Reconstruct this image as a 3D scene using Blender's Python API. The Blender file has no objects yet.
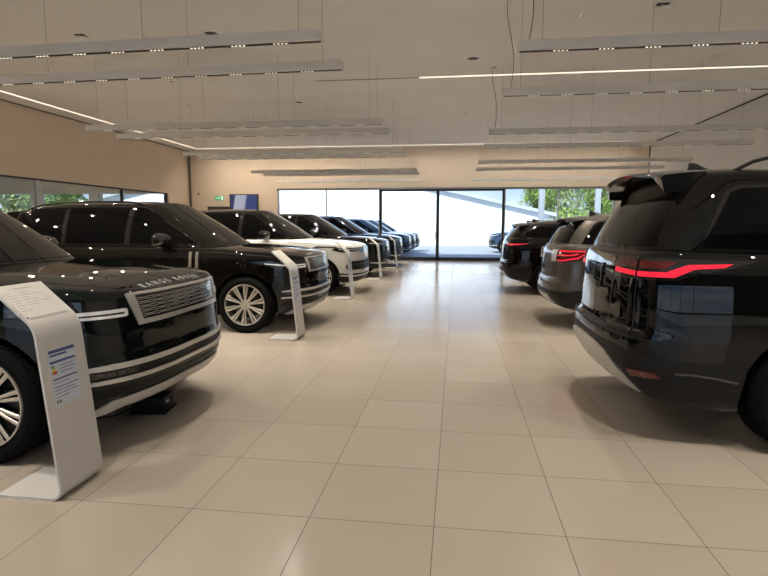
import bpy, bmesh, math, random
import numpy as np
from mathutils import Vector, Matrix
from mathutils.bvhtree import BVHTree
random.seed(4)
PI = math.pi
scene = bpy.context.scene
COL = scene.collection

# ------------------------------------------------------------------ materials
def nodes_of(m):
    m.use_nodes = True
    return m.node_tree.nodes, m.node_tree.links

def mat(name, color, rough=0.5, metal=0.0, coat=0.0, coat_rough=0.03, spec=0.5, emit=None, estr=0.0,
        noise=0.0, nscale=20.0, bump=0.0, bscale=200.0, trans=0.0, alpha=1.0, ior=1.5):
    m = bpy.data.materials.new(name)
    n, l = nodes_of(m)
    b = n['Principled BSDF']
    c = tuple(color) + (1,) if len(color) == 3 else color
    b.inputs['Base Color'].default_value = c
    b.inputs['Roughness'].default_value = rough
    b.inputs['Metallic'].default_value = metal
    b.inputs['Coat Weight'].default_value = coat
    b.inputs['Coat Roughness'].default_value = coat_rough
    b.inputs['Specular IOR Level'].default_value = spec
    b.inputs['IOR'].default_value = ior
    b.inputs['Transmission Weight'].default_value = trans
    b.inputs['Alpha'].default_value = alpha
    if emit is not None:
        b.inputs['Emission Color'].default_value = tuple(emit) + (1,)
        b.inputs['Emission Strength'].default_value = estr
    tc = n.new('ShaderNodeTexCoord')
    nt = n.new('ShaderNodeTexNoise'); nt.inputs['Scale'].default_value = nscale
    nt.inputs['Detail'].default_value = 3
    l.new(tc.outputs['Object'], nt.inputs['Vector'])
    if noise > 0:
        mx = n.new('ShaderNodeMix'); mx.data_type = 'RGBA'; mx.blend_type = 'MULTIPLY'
        mx.inputs['Factor'].default_value = 1
        mr = n.new('ShaderNodeMapRange')
        mr.inputs['From Min'].default_value = 0.3; mr.inputs['From Max'].default_value = 0.7
        mr.inputs['To Min'].default_value = 1 - noise; mr.inputs['To Max'].default_value = 1 + noise
        l.new(nt.outputs['Fac'], mr.inputs['Value'])
        l.new(mr.outputs['Result'], mx.inputs['B'])
        mx.inputs['A'].default_value = c
        l.new(mx.outputs['Result'], b.inputs['Base Color'])
    if bump > 0:
        n2 = n.new('ShaderNodeTexNoise'); n2.inputs['Scale'].default_value = bscale
        l.new(tc.outputs['Object'], n2.inputs['Vector'])
        bp = n.new('ShaderNodeBump'); bp.inputs['Strength'].default_value = bump
        bp.inputs['Distance'].default_value = 0.002
        l.new(n2.outputs['Fac'], bp.inputs['Height'])
        l.new(bp.outputs['Normal'], b.inputs['Normal'])
    return m

M = {}
def paint(name, col, metal=0.0, rough=0.35):
    return mat(name, col, rough=rough, metal=metal, coat=0.85, coat_rough=0.012, spec=0.0, noise=0.02, nscale=2)
M['black_paint'] = paint('black car paint', (0.0022, 0.0024, 0.0022))
M['green_black_paint'] = paint('green black car paint', (0.0018, 0.0045, 0.004))
M['bronze_black_paint'] = paint('dark bronze black car paint', (0.005, 0.004, 0.003))
M['white_paint'] = paint('white car paint', (0.66, 0.65, 0.62))
M['grey_paint'] = paint('brown grey car paint', (0.085, 0.075, 0.065), 0.5, 0.4)
M['sky_tint_paint'] = paint('dark car paint with sky tint', (0.010, 0.020, 0.045))  # blue sky reflection put into the colour of a dark car
M['pale_sky_tint_paint'] = paint('car paint with pale sky tint', (0.05, 0.08, 0.13), 0.4)  # outdoor cars: bluish daylight and sky reflection painted into the colour
M['gloss_black'] = mat('gloss black trim', (0.006, 0.006, 0.006), rough=0.08, coat=0.6)
M['car_glass'] = mat('dark tinted car glass', (0.002, 0.002, 0.002), rough=0.03, spec=0.17, noise=0.03, nscale=3)
M['screen_glass'] = mat('windscreen glass', (0.008, 0.008, 0.007), rough=0.03, spec=0.26, noise=0.1, nscale=2)
M['matt_black'] = mat('matt black plastic', (0.012, 0.012, 0.012), rough=0.5, spec=0.2, bump=0.1, bscale=600)
M['liner'] = mat('wheel arch liner', (0.006, 0.006, 0.006), rough=0.8, bump=0.3)
M['seam'] = mat('panel gap', (0.002, 0.002, 0.002), rough=0.6)
M['satin_silver'] = mat('satin silver trim', (0.62, 0.61, 0.58), rough=0.3, metal=0.45, noise=0.03)
M['dark_satin'] = mat('dark satin trim', (0.10, 0.10, 0.095), rough=0.3, metal=0.8, noise=0.03)
M['vent_satin'] = mat('bronze grey trim', (0.26, 0.24, 0.20), rough=0.35, metal=0.4, noise=0.03)
M['skid_silver'] = mat('silver painted skid plate', (0.52, 0.50, 0.47), rough=0.42, metal=0.2, noise=0.03)
M['chrome'] = mat('chrome', (0.75, 0.75, 0.74), rough=0.08, metal=1.0, noise=0.02)
M['lamp_strip'] = mat('clear lamp strip', (0.85, 0.86, 0.86), rough=0.15, metal=0.1, coat=0.6, noise=0.05)
M['lamp_dark'] = mat('smoked lamp lens', (0.010, 0.010, 0.010), rough=0.04, coat=0.5, noise=0.3, nscale=60)
M['red_light'] = mat('lit red tail light', (0.4, 0.005, 0.01), rough=0.3, emit=(1.0, 0.02, 0.06), estr=0.75)
M['red_lens'] = mat('unlit red lens', (0.10, 0.004, 0.006), rough=0.1, coat=0.6, noise=0.3, nscale=80)
M['clear_lens'] = mat('clear reversing lens', (0.75, 0.77, 0.80), rough=0.1, coat=0.8, noise=0.08, nscale=90)
M['tyre'] = mat('tyre rubber', (0.007, 0.007, 0.007), rough=0.8, spec=0.05, bump=0.5, bscale=120)
M['alloy'] = mat('machined alloy', (0.60, 0.56, 0.50), rough=0.3, metal=0.6, noise=0.05)
M['alloy_dark'] = mat('dark alloy', (0.03, 0.028, 0.026), rough=0.4, metal=0.6, noise=0.05)
M['brake'] = mat('brake disc steel', (0.07, 0.065, 0.06), rough=0.45, metal=0.9, noise=0.1)
M['plate_yellow'] = mat('yellow number plate', (0.65, 0.48, 0.05), rough=0.4, noise=0.03)
M['stand_white'] = mat('white powder coated steel', (0.62, 0.605, 0.585), rough=0.32, noise=0.02, nscale=5)
M['paper'] = mat('paper sheet', (0.66, 0.64, 0.60), rough=0.5, noise=0.02)
M['ink'] = mat('grey print', (0.22, 0.21, 0.20), rough=0.7, noise=0.1)
M['ink_light'] = mat('pale grey print', (0.42, 0.41, 0.40), rough=0.7, noise=0.1)
M['ink_blue'] = mat('blue print', (0.06, 0.09, 0.26), rough=0.6, noise=0.1)
M['label_blue'] = mat('pale blue label', (0.62, 0.68, 0.78), rough=0.4, noise=0.02)
M['lbl_green'] = mat('green arrow', (0.05, 0.35, 0.08), rough=0.5, noise=0.05)
M['lbl_yellow'] = mat('yellow arrow', (0.75, 0.60, 0.05), rough=0.5, noise=0.05)
M['lbl_red'] = mat('red arrow', (0.6, 0.05, 0.03), rough=0.5, noise=0.05)
M['wall'] = mat('painted plaster wall', (0.62, 0.53, 0.43), rough=0.7, noise=0.02, nscale=1.5, bump=0.05)
M['wall_right'] = mat('pale grey wall', (0.70, 0.68, 0.64), rough=0.7, noise=0.02, nscale=1.5, bump=0.05)
M['ceiling'] = mat('ceiling board', (0.76, 0.75, 0.74), rough=0.75, noise=0.03, nscale=0.8, bump=0.04)
M['wall_dark'] = mat('brown grey wall', (0.10, 0.09, 0.08), rough=0.7, noise=0.02, nscale=1.5)
M['banner'] = mat('banner cloth', (0.30, 0.32, 0.34), rough=0.8, noise=0.04)
M['gap'] = mat('shadow gap', (0.02, 0.02, 0.02), rough=0.8)
M['beam'] = mat('grey light housing', (0.68, 0.66, 0.62), rough=0.5, noise=0.02, nscale=4)
M['slot'] = mat('black slot', (0.01, 0.01, 0.01), rough=0.7)
M['wire'] = mat('steel wire', (0.16, 0.15, 0.14), rough=0.5, metal=0.5)
M['dot'] = mat('led lens', (0.8, 0.8, 0.8), emit=(1, 0.90, 0.74), estr=1.6)
M['led'] = mat('led strip diffuser', (0.9, 0.9, 0.85), emit=(1, 0.88, 0.70), estr=1.15)
M['frame_dark'] = mat('anthracite door frame', (0.018, 0.017, 0.016), rough=0.45, noise=0.05)
M['frame_light'] = mat('pale grey aluminium frame', (0.42, 0.43, 0.43), rough=0.4, metal=0.3, noise=0.03)
M['white_plastic'] = mat('white plastic', (0.82, 0.80, 0.78), rough=0.4, noise=0.02)
M['dark_plastic'] = mat('dark plastic', (0.02, 0.02, 0.02), rough=0.4, noise=0.05)
M['exit_green'] = mat('exit sign green', (0.02, 0.35, 0.16), emit=(0.02, 0.45, 0.2), estr=0.35)
M['exit_white'] = mat('exit sign white', (0.8, 0.8, 0.8), emit=(0.9, 1.0, 0.95), estr=0.6)
M['cladding'] = mat('white wall cladding', (0.80, 0.80, 0.79), rough=0.6)
M['roof_trim'] = mat('grey green roof edge', (0.40, 0.45, 0.45), rough=0.6, noise=0.04)
M['low_wall'] = mat('sandy low wall', (0.62, 0.55, 0.43), rough=0.8, noise=0.08, nscale=2)
M['paving'] = mat('outdoor block paving', (0.34, 0.34, 0.35), rough=0.8, noise=0.12, nscale=1.2)
M['galv'] = mat('galvanised rail', (0.35, 0.36, 0.37), rough=0.5, metal=0.6, noise=0.04)
M['bark'] = mat('tree bark', (0.12, 0.09, 0.06), rough=0.9, noise=0.3, nscale=8)
M['leaf'] = mat('tree leaves', (0.19, 0.26, 0.055), rough=0.6, noise=0.5, nscale=0.9)
M['leaf_pale'] = mat('pale tree leaves', (0.27, 0.32, 0.12), rough=0.6, noise=0.4, nscale=0.9)
M['skirting'] = mat('grey skirting', (0.16, 0.15, 0.14), rough=0.5, noise=0.04)

def cladding_nodes(m, scale=0.5):
    n, l = nodes_of(m)
    b = n['Principled BSDF']
    tc = n.new('ShaderNodeTexCoord'); sep = n.new('ShaderNodeSeparateXYZ')
    l.new(tc.outputs['Object'], sep.inputs[0])
    md = n.new('ShaderNodeMath'); md.operation = 'MULTIPLY'; md.inputs[1].default_value = 1 / scale
    fr = n.new('ShaderNodeMath'); fr.operation = 'FRACT'
    gt = n.new('ShaderNodeMath'); gt.operation = 'GREATER_THAN'; gt.inputs[1].default_value = 0.94
    l.new(sep.outputs['Z'], md.inputs[0]); l.new(md.outputs[0], fr.inputs[0]); l.new(fr.outputs[0], gt.inputs[0])
    mx = n.new('ShaderNodeMix'); mx.data_type = 'RGBA'
    mx.inputs['A'].default_value = (0.80, 0.85, 0.89, 1); mx.inputs['B'].default_value = (0.66, 0.70, 0.73, 1)
    l.new(gt.outputs[0], mx.inputs['Factor']); l.new(mx.outputs['Result'], b.inputs['Base Color'])
cladding_nodes(M['cladding'])

TILE = 0.639
def tile_mat():
    m = bpy.data.materials.new('large beige porcelain floor tiles')
    n, l = nodes_of(m); b = n['Principled BSDF']
    tc = n.new('ShaderNodeTexCoord'); sep = n.new('ShaderNodeSeparateXYZ')
    l.new(tc.outputs['Object'], sep.inputs[0])
    gap = 0.0042 / TILE
    outs = []
    for ax in 'XY':
        d = n.new('ShaderNodeMath'); d.operation = 'DIVIDE'; d.inputs[1].default_value = TILE
        a = n.new('ShaderNodeMath'); a.operation = 'ADD'; a.inputs[1].default_value = 0.5
        f = n.new('ShaderNodeMath'); f.operation = 'FRACT'
        s = n.new('ShaderNodeMath'); s.operation = 'SUBTRACT'; s.inputs[1].default_value = 0.5
        ab = n.new('ShaderNodeMath'); ab.operation = 'ABSOLUTE'
        lt = n.new('ShaderNodeMath'); lt.operation = 'LESS_THAN'; lt.inputs[1].default_value = gap / 2
        l.new(sep.outputs[ax], d.inputs[0]); l.new(d.outputs[0], a.inputs[0]); l.new(a.outputs[0], f.inputs[0])
        l.new(f.outputs[0], s.inputs[0]); l.new(s.outputs[0], ab.inputs[0]); l.new(ab.outputs[0], lt.inputs[0])
        fl = n.new('ShaderNodeMath'); fl.operation = 'FLOOR'; l.new(d.outputs[0], fl.inputs[0])
        outs.append((lt, fl))
    mx = n.new('ShaderNodeMath'); mx.operation = 'MAXIMUM'
    l.new(outs[0][0].outputs[0], mx.inputs[0]); l.new(outs[1][0].outputs[0], mx.inputs[1])
    cmb = n.new('ShaderNodeCombineXYZ')
    l.new(outs[0][1].outputs[0], cmb.inputs[0]); l.new(outs[1][1].outputs[0], cmb.inputs[1])
    wn = n.new('ShaderNodeTexWhiteNoise'); l.new(cmb.outputs[0], wn.inputs['Vector'])
    cloud = n.new('ShaderNodeTexNoise'); cloud.inputs['Scale'].default_value = 2.2; cloud.inputs['Detail'].default_value = 5
    l.new(tc.outputs['Object'], cloud.inputs['Vector'])
    ad = n.new('ShaderNodeMath'); ad.operation = 'ADD'
    m1 = n.new('ShaderNodeMath'); m1.operation = 'MULTIPLY'; m1.inputs[1].default_value = 0.4
    l.new(wn.outputs['Value'], m1.inputs[0]); l.new(m1.outputs[0], ad.inputs[0]); l.new(cloud.outputs['Fac'], ad.inputs[1])
    cr = n.new('ShaderNodeValToRGB')
    cr.color_ramp.elements[0].position = 0.0; cr.color_ramp.elements[0].color = (0.450, 0.390, 0.320, 1)
    cr.color_ramp.elements[1].position = 1.0; cr.color_ramp.elements[1].color = (0.490, 0.428, 0.355, 1)
    l.new(wn.outputs['Value'], cr.inputs[0])
    mc = n.new('ShaderNodeMix'); mc.data_type = 'RGBA'
    l.new(mx.outputs[0], mc.inputs['Factor']); l.new(cr.outputs[0], mc.inputs['A'])
    mc.inputs['B'].default_value = (0.10, 0.078, 0.055, 1)
    l.new(mc.outputs['Result'], b.inputs['Base Color'])
    rr = n.new('ShaderNodeMapRange'); rr.inputs['To Min'].default_value = 0.165; rr.inputs['To Max'].default_value = 0.195
    l.new(wn.outputs['Value'], rr.inputs['Value'])
    rm = n.new('ShaderNodeMix'); l.new(mx.outputs[0], rm.inputs['Factor'])
    l.new(rr.outputs['Result'], rm.inputs['A']); rm.inputs['B'].default_value = 0.8
    l.new(rm.outputs['Result'], b.inputs['Roughness'])
    bp = n.new('ShaderNodeBump'); bp.inputs['Distance'].default_value = 0.002; bp.inputs['Strength'].default_value = 0.6
    iv = n.new('ShaderNodeMath'); iv.operation = 'SUBTRACT'; iv.inputs[0].default_value = 1
    l.new(mx.outputs[0], iv.inputs[1]); l.new(iv.outputs[0], bp.inputs['Height']); l.new(bp.outputs['Normal'], b.inputs['Normal'])
    b.inputs['Specular IOR Level'].default_value = 0.95
    return m
M['tiles'] = tile_mat()

def pane_mat(name, tint=(1, 1, 1), refl=0.06):
    m = bpy.data.materials.new(name)
    n, l = nodes_of(m)
    n.remove(n['Principled BSDF'])
    out = n['Material Output']
    tr = n.new('ShaderNodeBsdfTransparent'); tr.inputs['Color'].default_value = tuple(tint) + (1,)
    gl = n.new('ShaderNodeBsdfGlossy'); gl.inputs['Roughness'].default_value = 0.01
    lw = n.new('ShaderNodeLayerWeight'); lw.inputs['Blend'].default_value = 0.5
    pw = n.new('ShaderNodeMath'); pw.operation = 'POWER'; pw.inputs[1].default_value = 5
    fr = n.new('ShaderNodeMath'); fr.operation = 'MULTIPLY_ADD'; fr.inputs[1].default_value = 0.9; fr.inputs[2].default_value = 0.03
    l.new(lw.outputs['Facing'], pw.inputs[0]); l.new(pw.outputs[0], fr.inputs[0])
    mx = n.new('ShaderNodeMixShader')
    l.new(fr.outputs[0], mx.inputs[0]); l.new(tr.outputs[0], mx.inputs[1]); l.new(gl.outputs[0], mx.inputs[2])
    l.new(mx.outputs[0], out.inputs['Surface'])
    return m
M['pane'] = pane_mat('clear window glass', (0.93, 0.96, 0.97))
M['pane_grey'] = pane_mat('grey partition glass', (0.82, 0.84, 0.82))

def screen_mat():
    m = mat('display screen picture', (0.02, 0.02, 0.03), rough=0.15)
    n, l = nodes_of(m); b = n['Principled BSDF']
    tc = n.new('ShaderNodeTexCoord'); sep = n.new('ShaderNodeSeparateXYZ'); l.new(tc.outputs['Object'], sep.inputs[0])
    # slanted pale band over a deep blue ground
    a = n.new('ShaderNodeMath'); a.operation = 'MULTIPLY_ADD'; a.inputs[1].default_value = -0.18
    l.new(sep.outputs['Z'], a.inputs[0]); l.new(sep.outputs['X'], a.inputs[2])
    cr = n.new('ShaderNodeValToRGB'); cr.color_ramp.interpolation = 'LINEAR'
    mr = n.new('ShaderNodeMapRange'); mr.inputs['From Min'].default_value = -0.6; mr.inputs['From Max'].default_value = 0.6
    l.new(a.outputs[0], mr.inputs['Value']); l.new(mr.outputs['Result'], cr.inputs[0])
    e = cr.color_ramp.elements
    e[0].position = 0.10; e[0].color = (0.03, 0.05, 0.16, 1)
    e[1].position = 0.16; e[1].color = (0.55, 0.56, 0.66, 1)
    x = e.new(0.52); x.color = (0.50, 0.52, 0.66, 1)
    x = e.new(0.60); x.color = (0.04, 0.07, 0.22, 1)
    l.new(cr.outputs[0], b.inputs['Emission Color']); b.inputs['Emission Strength'].default_value = 0.7
    return m
M['screen'] = screen_mat()

# ------------------------------------------------------------------ object helpers
def link(o, parent=None):
    COL.objects.link(o)
    if parent is not None:
        o.parent = parent
    return o

def tag(o, label=None, cat=None, group=None, kind=None):
    if label: o['label'] = label
    if cat: o['category'] = cat
    if group: o['group'] = group
    if kind: o['kind'] = kind
    return o

def empty(name, loc, rz=0.0):
    o = bpy.data.objects.new(name, None)
    o.empty_display_size = 0.2
    o.location = loc; o.rotation_euler = (0, 0, rz)
    return link(o)

def finish(name, bm, mats, parent=None, smooth=True, angle=35, loc=None):
    me = bpy.data.meshes.new(name)
    bmesh.ops.recalc_face_normals(bm, faces=bm.faces[:]) if len(bm.faces) else None
    bm.to_mesh(me); bm.free()
    if not isinstance(mats, (list, tuple)): mats = [mats]
    for m in mats: me.materials.append(M[m] if isinstance(m, str) else m)
    if smooth:
        me.shade_smooth()
        me.set_sharp_from_angle(angle=math.radians(angle))
    o = bpy.data.objects.new(name, me)
    if loc is not None: o.location = loc
    return link(o, parent)

def bm_box(bm, x0, x1, y0, y1, z0, z1, bev=0.0, mi=0):
    vs = [bm.verts.new(c) for c in ((x0,y0,z0),(x1,y0,z0),(x1,y1,z0),(x0,y1,z0),(x0,y0,z1),(x1,y0,z1),(x1,y1,z1),(x0,y1,z1))]
    fs = []
    for i in ((0,3,2,1),(4,5,6,7),(0,1,5,4),(1,2,6,5),(2,3,7,6),(3,0,4,7)):
        f = bm.faces.new([vs[k] for k in i]); f.material_index = mi; fs.append(f)
    if bev > 0:
        es = list({e for f in fs for e in f.edges})
        bmesh.ops.bevel(bm, geom=es, offset=bev, segments=2, profile=0.5, affect='EDGES')
    return vs

def box(name, x0, x1, y0, y1, z0, z1, m, parent=None, bev=0.0, smooth=True):
    bm = bmesh.new(); bm_box(bm, x0, x1, y0, y1, z0, z1, bev)
    return finish(name, bm, m, parent, smooth)

def bm_cyl(bm, p0, p1, r0, r1=None, seg=12, caps=True, mi=0):
    r1 = r0 if r1 is None else r1
    p0 = Vector(p0); p1 = Vector(p1); d = (p1 - p0).normalized()
    a = Vector((0, 0, 1)) if abs(d.z) < 0.9 else Vector((1, 0, 0))
    u = d.cross(a).normalized(); v = d.cross(u)
    A = []; B = []
    for i in range(seg):
        t = 2 * PI * i / seg; w = math.cos(t) * u + math.sin(t) * v
        A.append(bm.verts.new(p0 + w * r0)); B.append(bm.verts.new(p1 + w * r1))
    for i in range(seg):
        f = bm.faces.new((A[i], A[(i+1) % seg], B[(i+1) % seg], B[i])); f.material_index = mi
    if caps:
        bm.faces.new(A[::-1]).material_index = mi; bm.faces.new(B).material_index = mi

def bm_tube(bm, pts, r, seg=8):
    pts = [Vector(p) for p in pts]; rings = []
    for i, p in enumerate(pts):
        d = (pts[min(i+1, len(pts)-1)] - pts[max(i-1, 0)]).normalized()
        a = Vector((0, 0, 1)) if abs(d.z) < 0.9 else Vector((1, 0, 0))
        u = d.cross(a).normalized(); v = d.cross(u)
        rings.append([bm.verts.new(p + r * (math.cos(2*PI*k/seg) * u + math.sin(2*PI*k/seg) * v)) for k in range(seg)])
    for A, B in zip(rings, rings[1:]):
        for k in range(seg):
            bm.faces.new((A[k], A[(k+1) % seg], B[(k+1) % seg], B[k]))
    bm.faces.new(rings[0][::-1]); bm.faces.new(rings[-1])

def bm_lathe(bm, prof, seg=48, axis='Y', centre=(0, 0, 0), closed=False, mi=0):
    """prof: list of (r, a) ; revolve about the axis through centre"""
    rings = []
    cx, cy, cz = centre
    for r, a in prof:
        ring = []
        if r < 1e-6:
            if axis == 'Y': v = bm.verts.new((cx, cy + a, cz))
            else: v = bm.verts.new((cx, cy, cz + a))
            rings.append([v]); continue
        for i in range(seg):
            t = 2 * PI * i / seg
            if axis == 'Y': ring.append(bm.verts.new((cx + r*math.cos(t), cy + a, cz + r*math.sin(t))))
            else: ring.append(bm.verts.new((cx + r*math.cos(t), cy + r*math.sin(t), cz + a)))
        rings.append(ring)
    pairs = list(zip(rings, rings[1:])) + ([(rings[-1], rings[0])] if closed else [])
    for A, B in pairs:
        for i in range(seg):
            j = (i + 1) % seg
            if len(A) == 1 and len(B) == 1: continue
            if len(A) == 1: f = bm.faces.new((A[0], B[j], B[i]))
            elif len(B) == 1: f = bm.faces.new((A[i], A[j], B[0]))
            else: f = bm.faces.new((A[i], A[j], B[j], B[i]))
            f.material_index = mi

# ------------------------------------------------------------------ car surface maths
def catmull(P, n=10):
    P = [np.array(q, float) for q in P]
    out = []
    for i in range(len(P) - 1):
        p1, p2 = P[i], P[i+1]
        # ends mirrored over the centre line so the outline crosses it squarely
        p0 = P[i-1] if i > 0 else np.array([P[1][0], -P[1][1]] + list(P[1][2:]))
        p3 = P[i+2] if i + 2 < len(P) else np.array([P[-2][0], -P[-2][1]] + list(P[-2][2:]))
        for k in range(n):
            t = k / n
            out.append(0.5 * ((2*p1) + (-p0+p2)*t + (2*p0-5*p1+4*p2-p3)*t*t + (-p0+3*p1-3*p2+p3)*t**3))
    out.append(P[-1])
    return np.array(out)

def table(pts, lo=0.0, hi=2.2, step=0.004, sig=0.010):
    z = np.arange(lo, hi, step)
    v = np.interp(z, [p[0] for p in pts], [p[1] for p in pts])
    k = int(3 * sig / step); w = np.exp(-0.5 * (np.arange(-k, k+1) * step / sig)**2); w /= w.sum()
    v = np.convolve(np.pad(v, k, mode='edge'), w, 'valid')
    return z, v

class Lower:
    """lower car body: outline in plan, inset with height, domed top"""
    def __init__(s, spec):
        s.sp = spec
        P = catmull(spec['outline'], 12)
        s.P = P
        d = np.gradient(P, axis=0); d /= np.linalg.norm(d, axis=1)[:, None]
        s.N = np.stack([d[:, 1], -d[:, 0]], 1)
        if s.N[0][0] < 0: s.N = -s.N
        seg = np.linalg.norm(np.diff(P, axis=0), axis=1)
        s.L = np.concatenate([[0], np.cumsum(seg)]); s.tot = s.L[-1]
        s.f = table(spec['front']); s.si = table(spec['side']); s.r = table(spec['rear'])
        s.Tx = spec['top']; s.Bx = spec['bottom']
        s.roll = spec.get('roll', 0.05); s.crown = spec.get('crown', 0.045)
    def T(s, x, y):
        base = np.interp(x, [q[0] for q in s.Tx], [q[1] for q in s.Tx])
        return base + s.crown * (1 - min(1, abs(y))**2)
    def B(s, x):
        return float(np.interp(x, [q[0] for q in s.Bx], [q[1] for q in s.Bx]))
    def at(s, t):
        sg = -1 if t < 0 else 1
        t = abs(t)
        if t > s.tot: t = 2*s.tot - t; sg = -sg
        x = np.interp(t, s.L, s.P[:, 0]); y = np.interp(t, s.L, s.P[:, 1])
        nx = np.interp(t, s.L, s.N[:, 0]); ny = np.interp(t, s.L, s.N[:, 1])
        l = math.hypot(nx, ny); return x, y, nx / l, ny / l, sg
    def inset(s, nx, ny, z):
        wf = max(0, nx)**2; wr = max(0, -nx)**2; ws = ny * ny
        tot = wf + wr + ws
        return (wf*np.interp(z, *s.f) + wr*np.interp(z, *s.r) + ws*np.interp(z, *s.si)) / tot
    def F0(s, t, z):
        x, y, nx, ny, sg = s.at(t)
        Tt = s.T(x, y)
        ins = s.inset(nx, ny, z)
        q = min(1, max(0, (z - (Tt - s.roll)) / s.roll))
        ins += s.roll * (1 - math.sqrt(max(0, 1 - q*q)))
        return Vector((x - nx*ins, sg * max(0, (y - ny*ins)), z))
    def F(s, t, z, off=0.0):
        p = s.F0(t, z)
        if off == 0: return p
        e = 0.012
        a = s.F0(t + e, z) - s.F0(t - e, z); b = s.F0(t, z + e) - s.F0(t, z - e)
        n = a.cross(b)
        if n.length < 1e-9: n = Vector((1, 0, 0))
        n.normalize()
        x, y, nx, ny, sg = s.at(t)
        if n.dot(Vector((nx, sg*ny, 0))) < 0: n = -n
        return p + n * off
    def t_of_x(s, x, near_front=False):
        # arc length where the flank passes local x
        i = np.argmin(np.abs(s.P[:, 0] - x) + (0 if True else 0)); return s.L[i]
    def mesh(s):
        bm = bmesh.new()
        ts = []
        # dense at the ends
        t = 0.0
        while t < s.tot:
            ts.append(t); x = s.at(t)[0]
            t += 0.035
        ts.append(s.tot)
        full = [-q for q in ts[::-1] if q > 0][0:]
        full = [q for q in full if q > -s.tot + 1e-6] + ts     # -..0..+ ; ends meet at rear centre
        full = full[:]
        nz = 34
        rows = []
        cols = []
        for t in full:
            x, y, nx, ny, sg = s.at(t)
            zb = s.B(x); zt = float(s.T(x, y))
            col = []
            for k in range(nz + 1):
                u = k / nz
                z = zb + (zt - zb) * (u if u < 0.8 else 1 - (1-0.8) * ((1-u)/0.2)**1.6)
                col.append(s.F0(t, z))
            cols.append(col)
        V = [[bm.verts.new(p) for p in c] for c in cols]
        n = len(V)
        for i in range(n):
            j = (i + 1) % n
            for k in range(nz):
                try: bm.faces.new((V[i][k], V[j][k], V[j][k+1], V[i][k+1]))
                except ValueError: pass
        # top and bottom: bridge left and right halves across the centre line
        m = len(ts)
        # index of t=+ts[i] and -ts[i]
        zero = full.index(0.0) if 0.0 in full else len(full) - m
        pos = [zero + i for i in range(m)]
        neg = [(zero - i) % n for i in range(m)]
        neg[-1] = pos[-1]
        LAM = 14
        def grid(kk, top):
            rowsv = []
            for i in range(m):
                a = V[pos[i]][kk]; b = V[neg[i]][kk]
                if a is b: rowsv.append([a]); continue
                r = []
                for q in range(LAM + 1):
                    if q == 0: r.append(b); continue
                    if q == LAM: r.append(a); continue
                    w = q / LAM
                    x = b.co.x*(1-w) + a.co.x*w; yy = b.co.y*(1-w) + a.co.y*w
                    z = a.co.z
                    if top:
                        c0 = s.crown * (1 - min(1, abs(a.co.y))**2); c1 = s.crown * (1 - min(1, abs(yy))**2)
                        z = a.co.z + c1 - c0
                        z += s.sp.get('bulge', 0.0) * math.exp(-((abs(yy) - 0.62)/0.09)**2) * min(1, max(0, (x - 0.9) / 0.5)) * min(1, max(0, (2.45 - x) / 0.5))
                    r.append(bm.verts.new((x, yy, z)))
                rowsv.append(r)
            for A, Bq in zip(rowsv, rowsv[1:]):
                if len(A) == 1 and len(Bq) == 1: continue
                if len(A) == 1:
                    for q in range(LAM): bm.faces.new((A[0], Bq[q], Bq[q+1]))
                elif len(Bq) == 1:
                    for q in range(LAM): bm.faces.new((A[q], A[q+1], Bq[0]))
                else:
                    for q in range(LAM):
                        bm.faces.new((A[q], A[q+1], Bq[q+1], Bq[q]))
        grid(nz, True); grid(0, False)
        bmesh.ops.remove_doubles(bm, verts=bm.verts[:], dist=0.0004)
        bmesh.ops.recalc_face_normals(bm, faces=bm.faces[:])
        return bm

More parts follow.
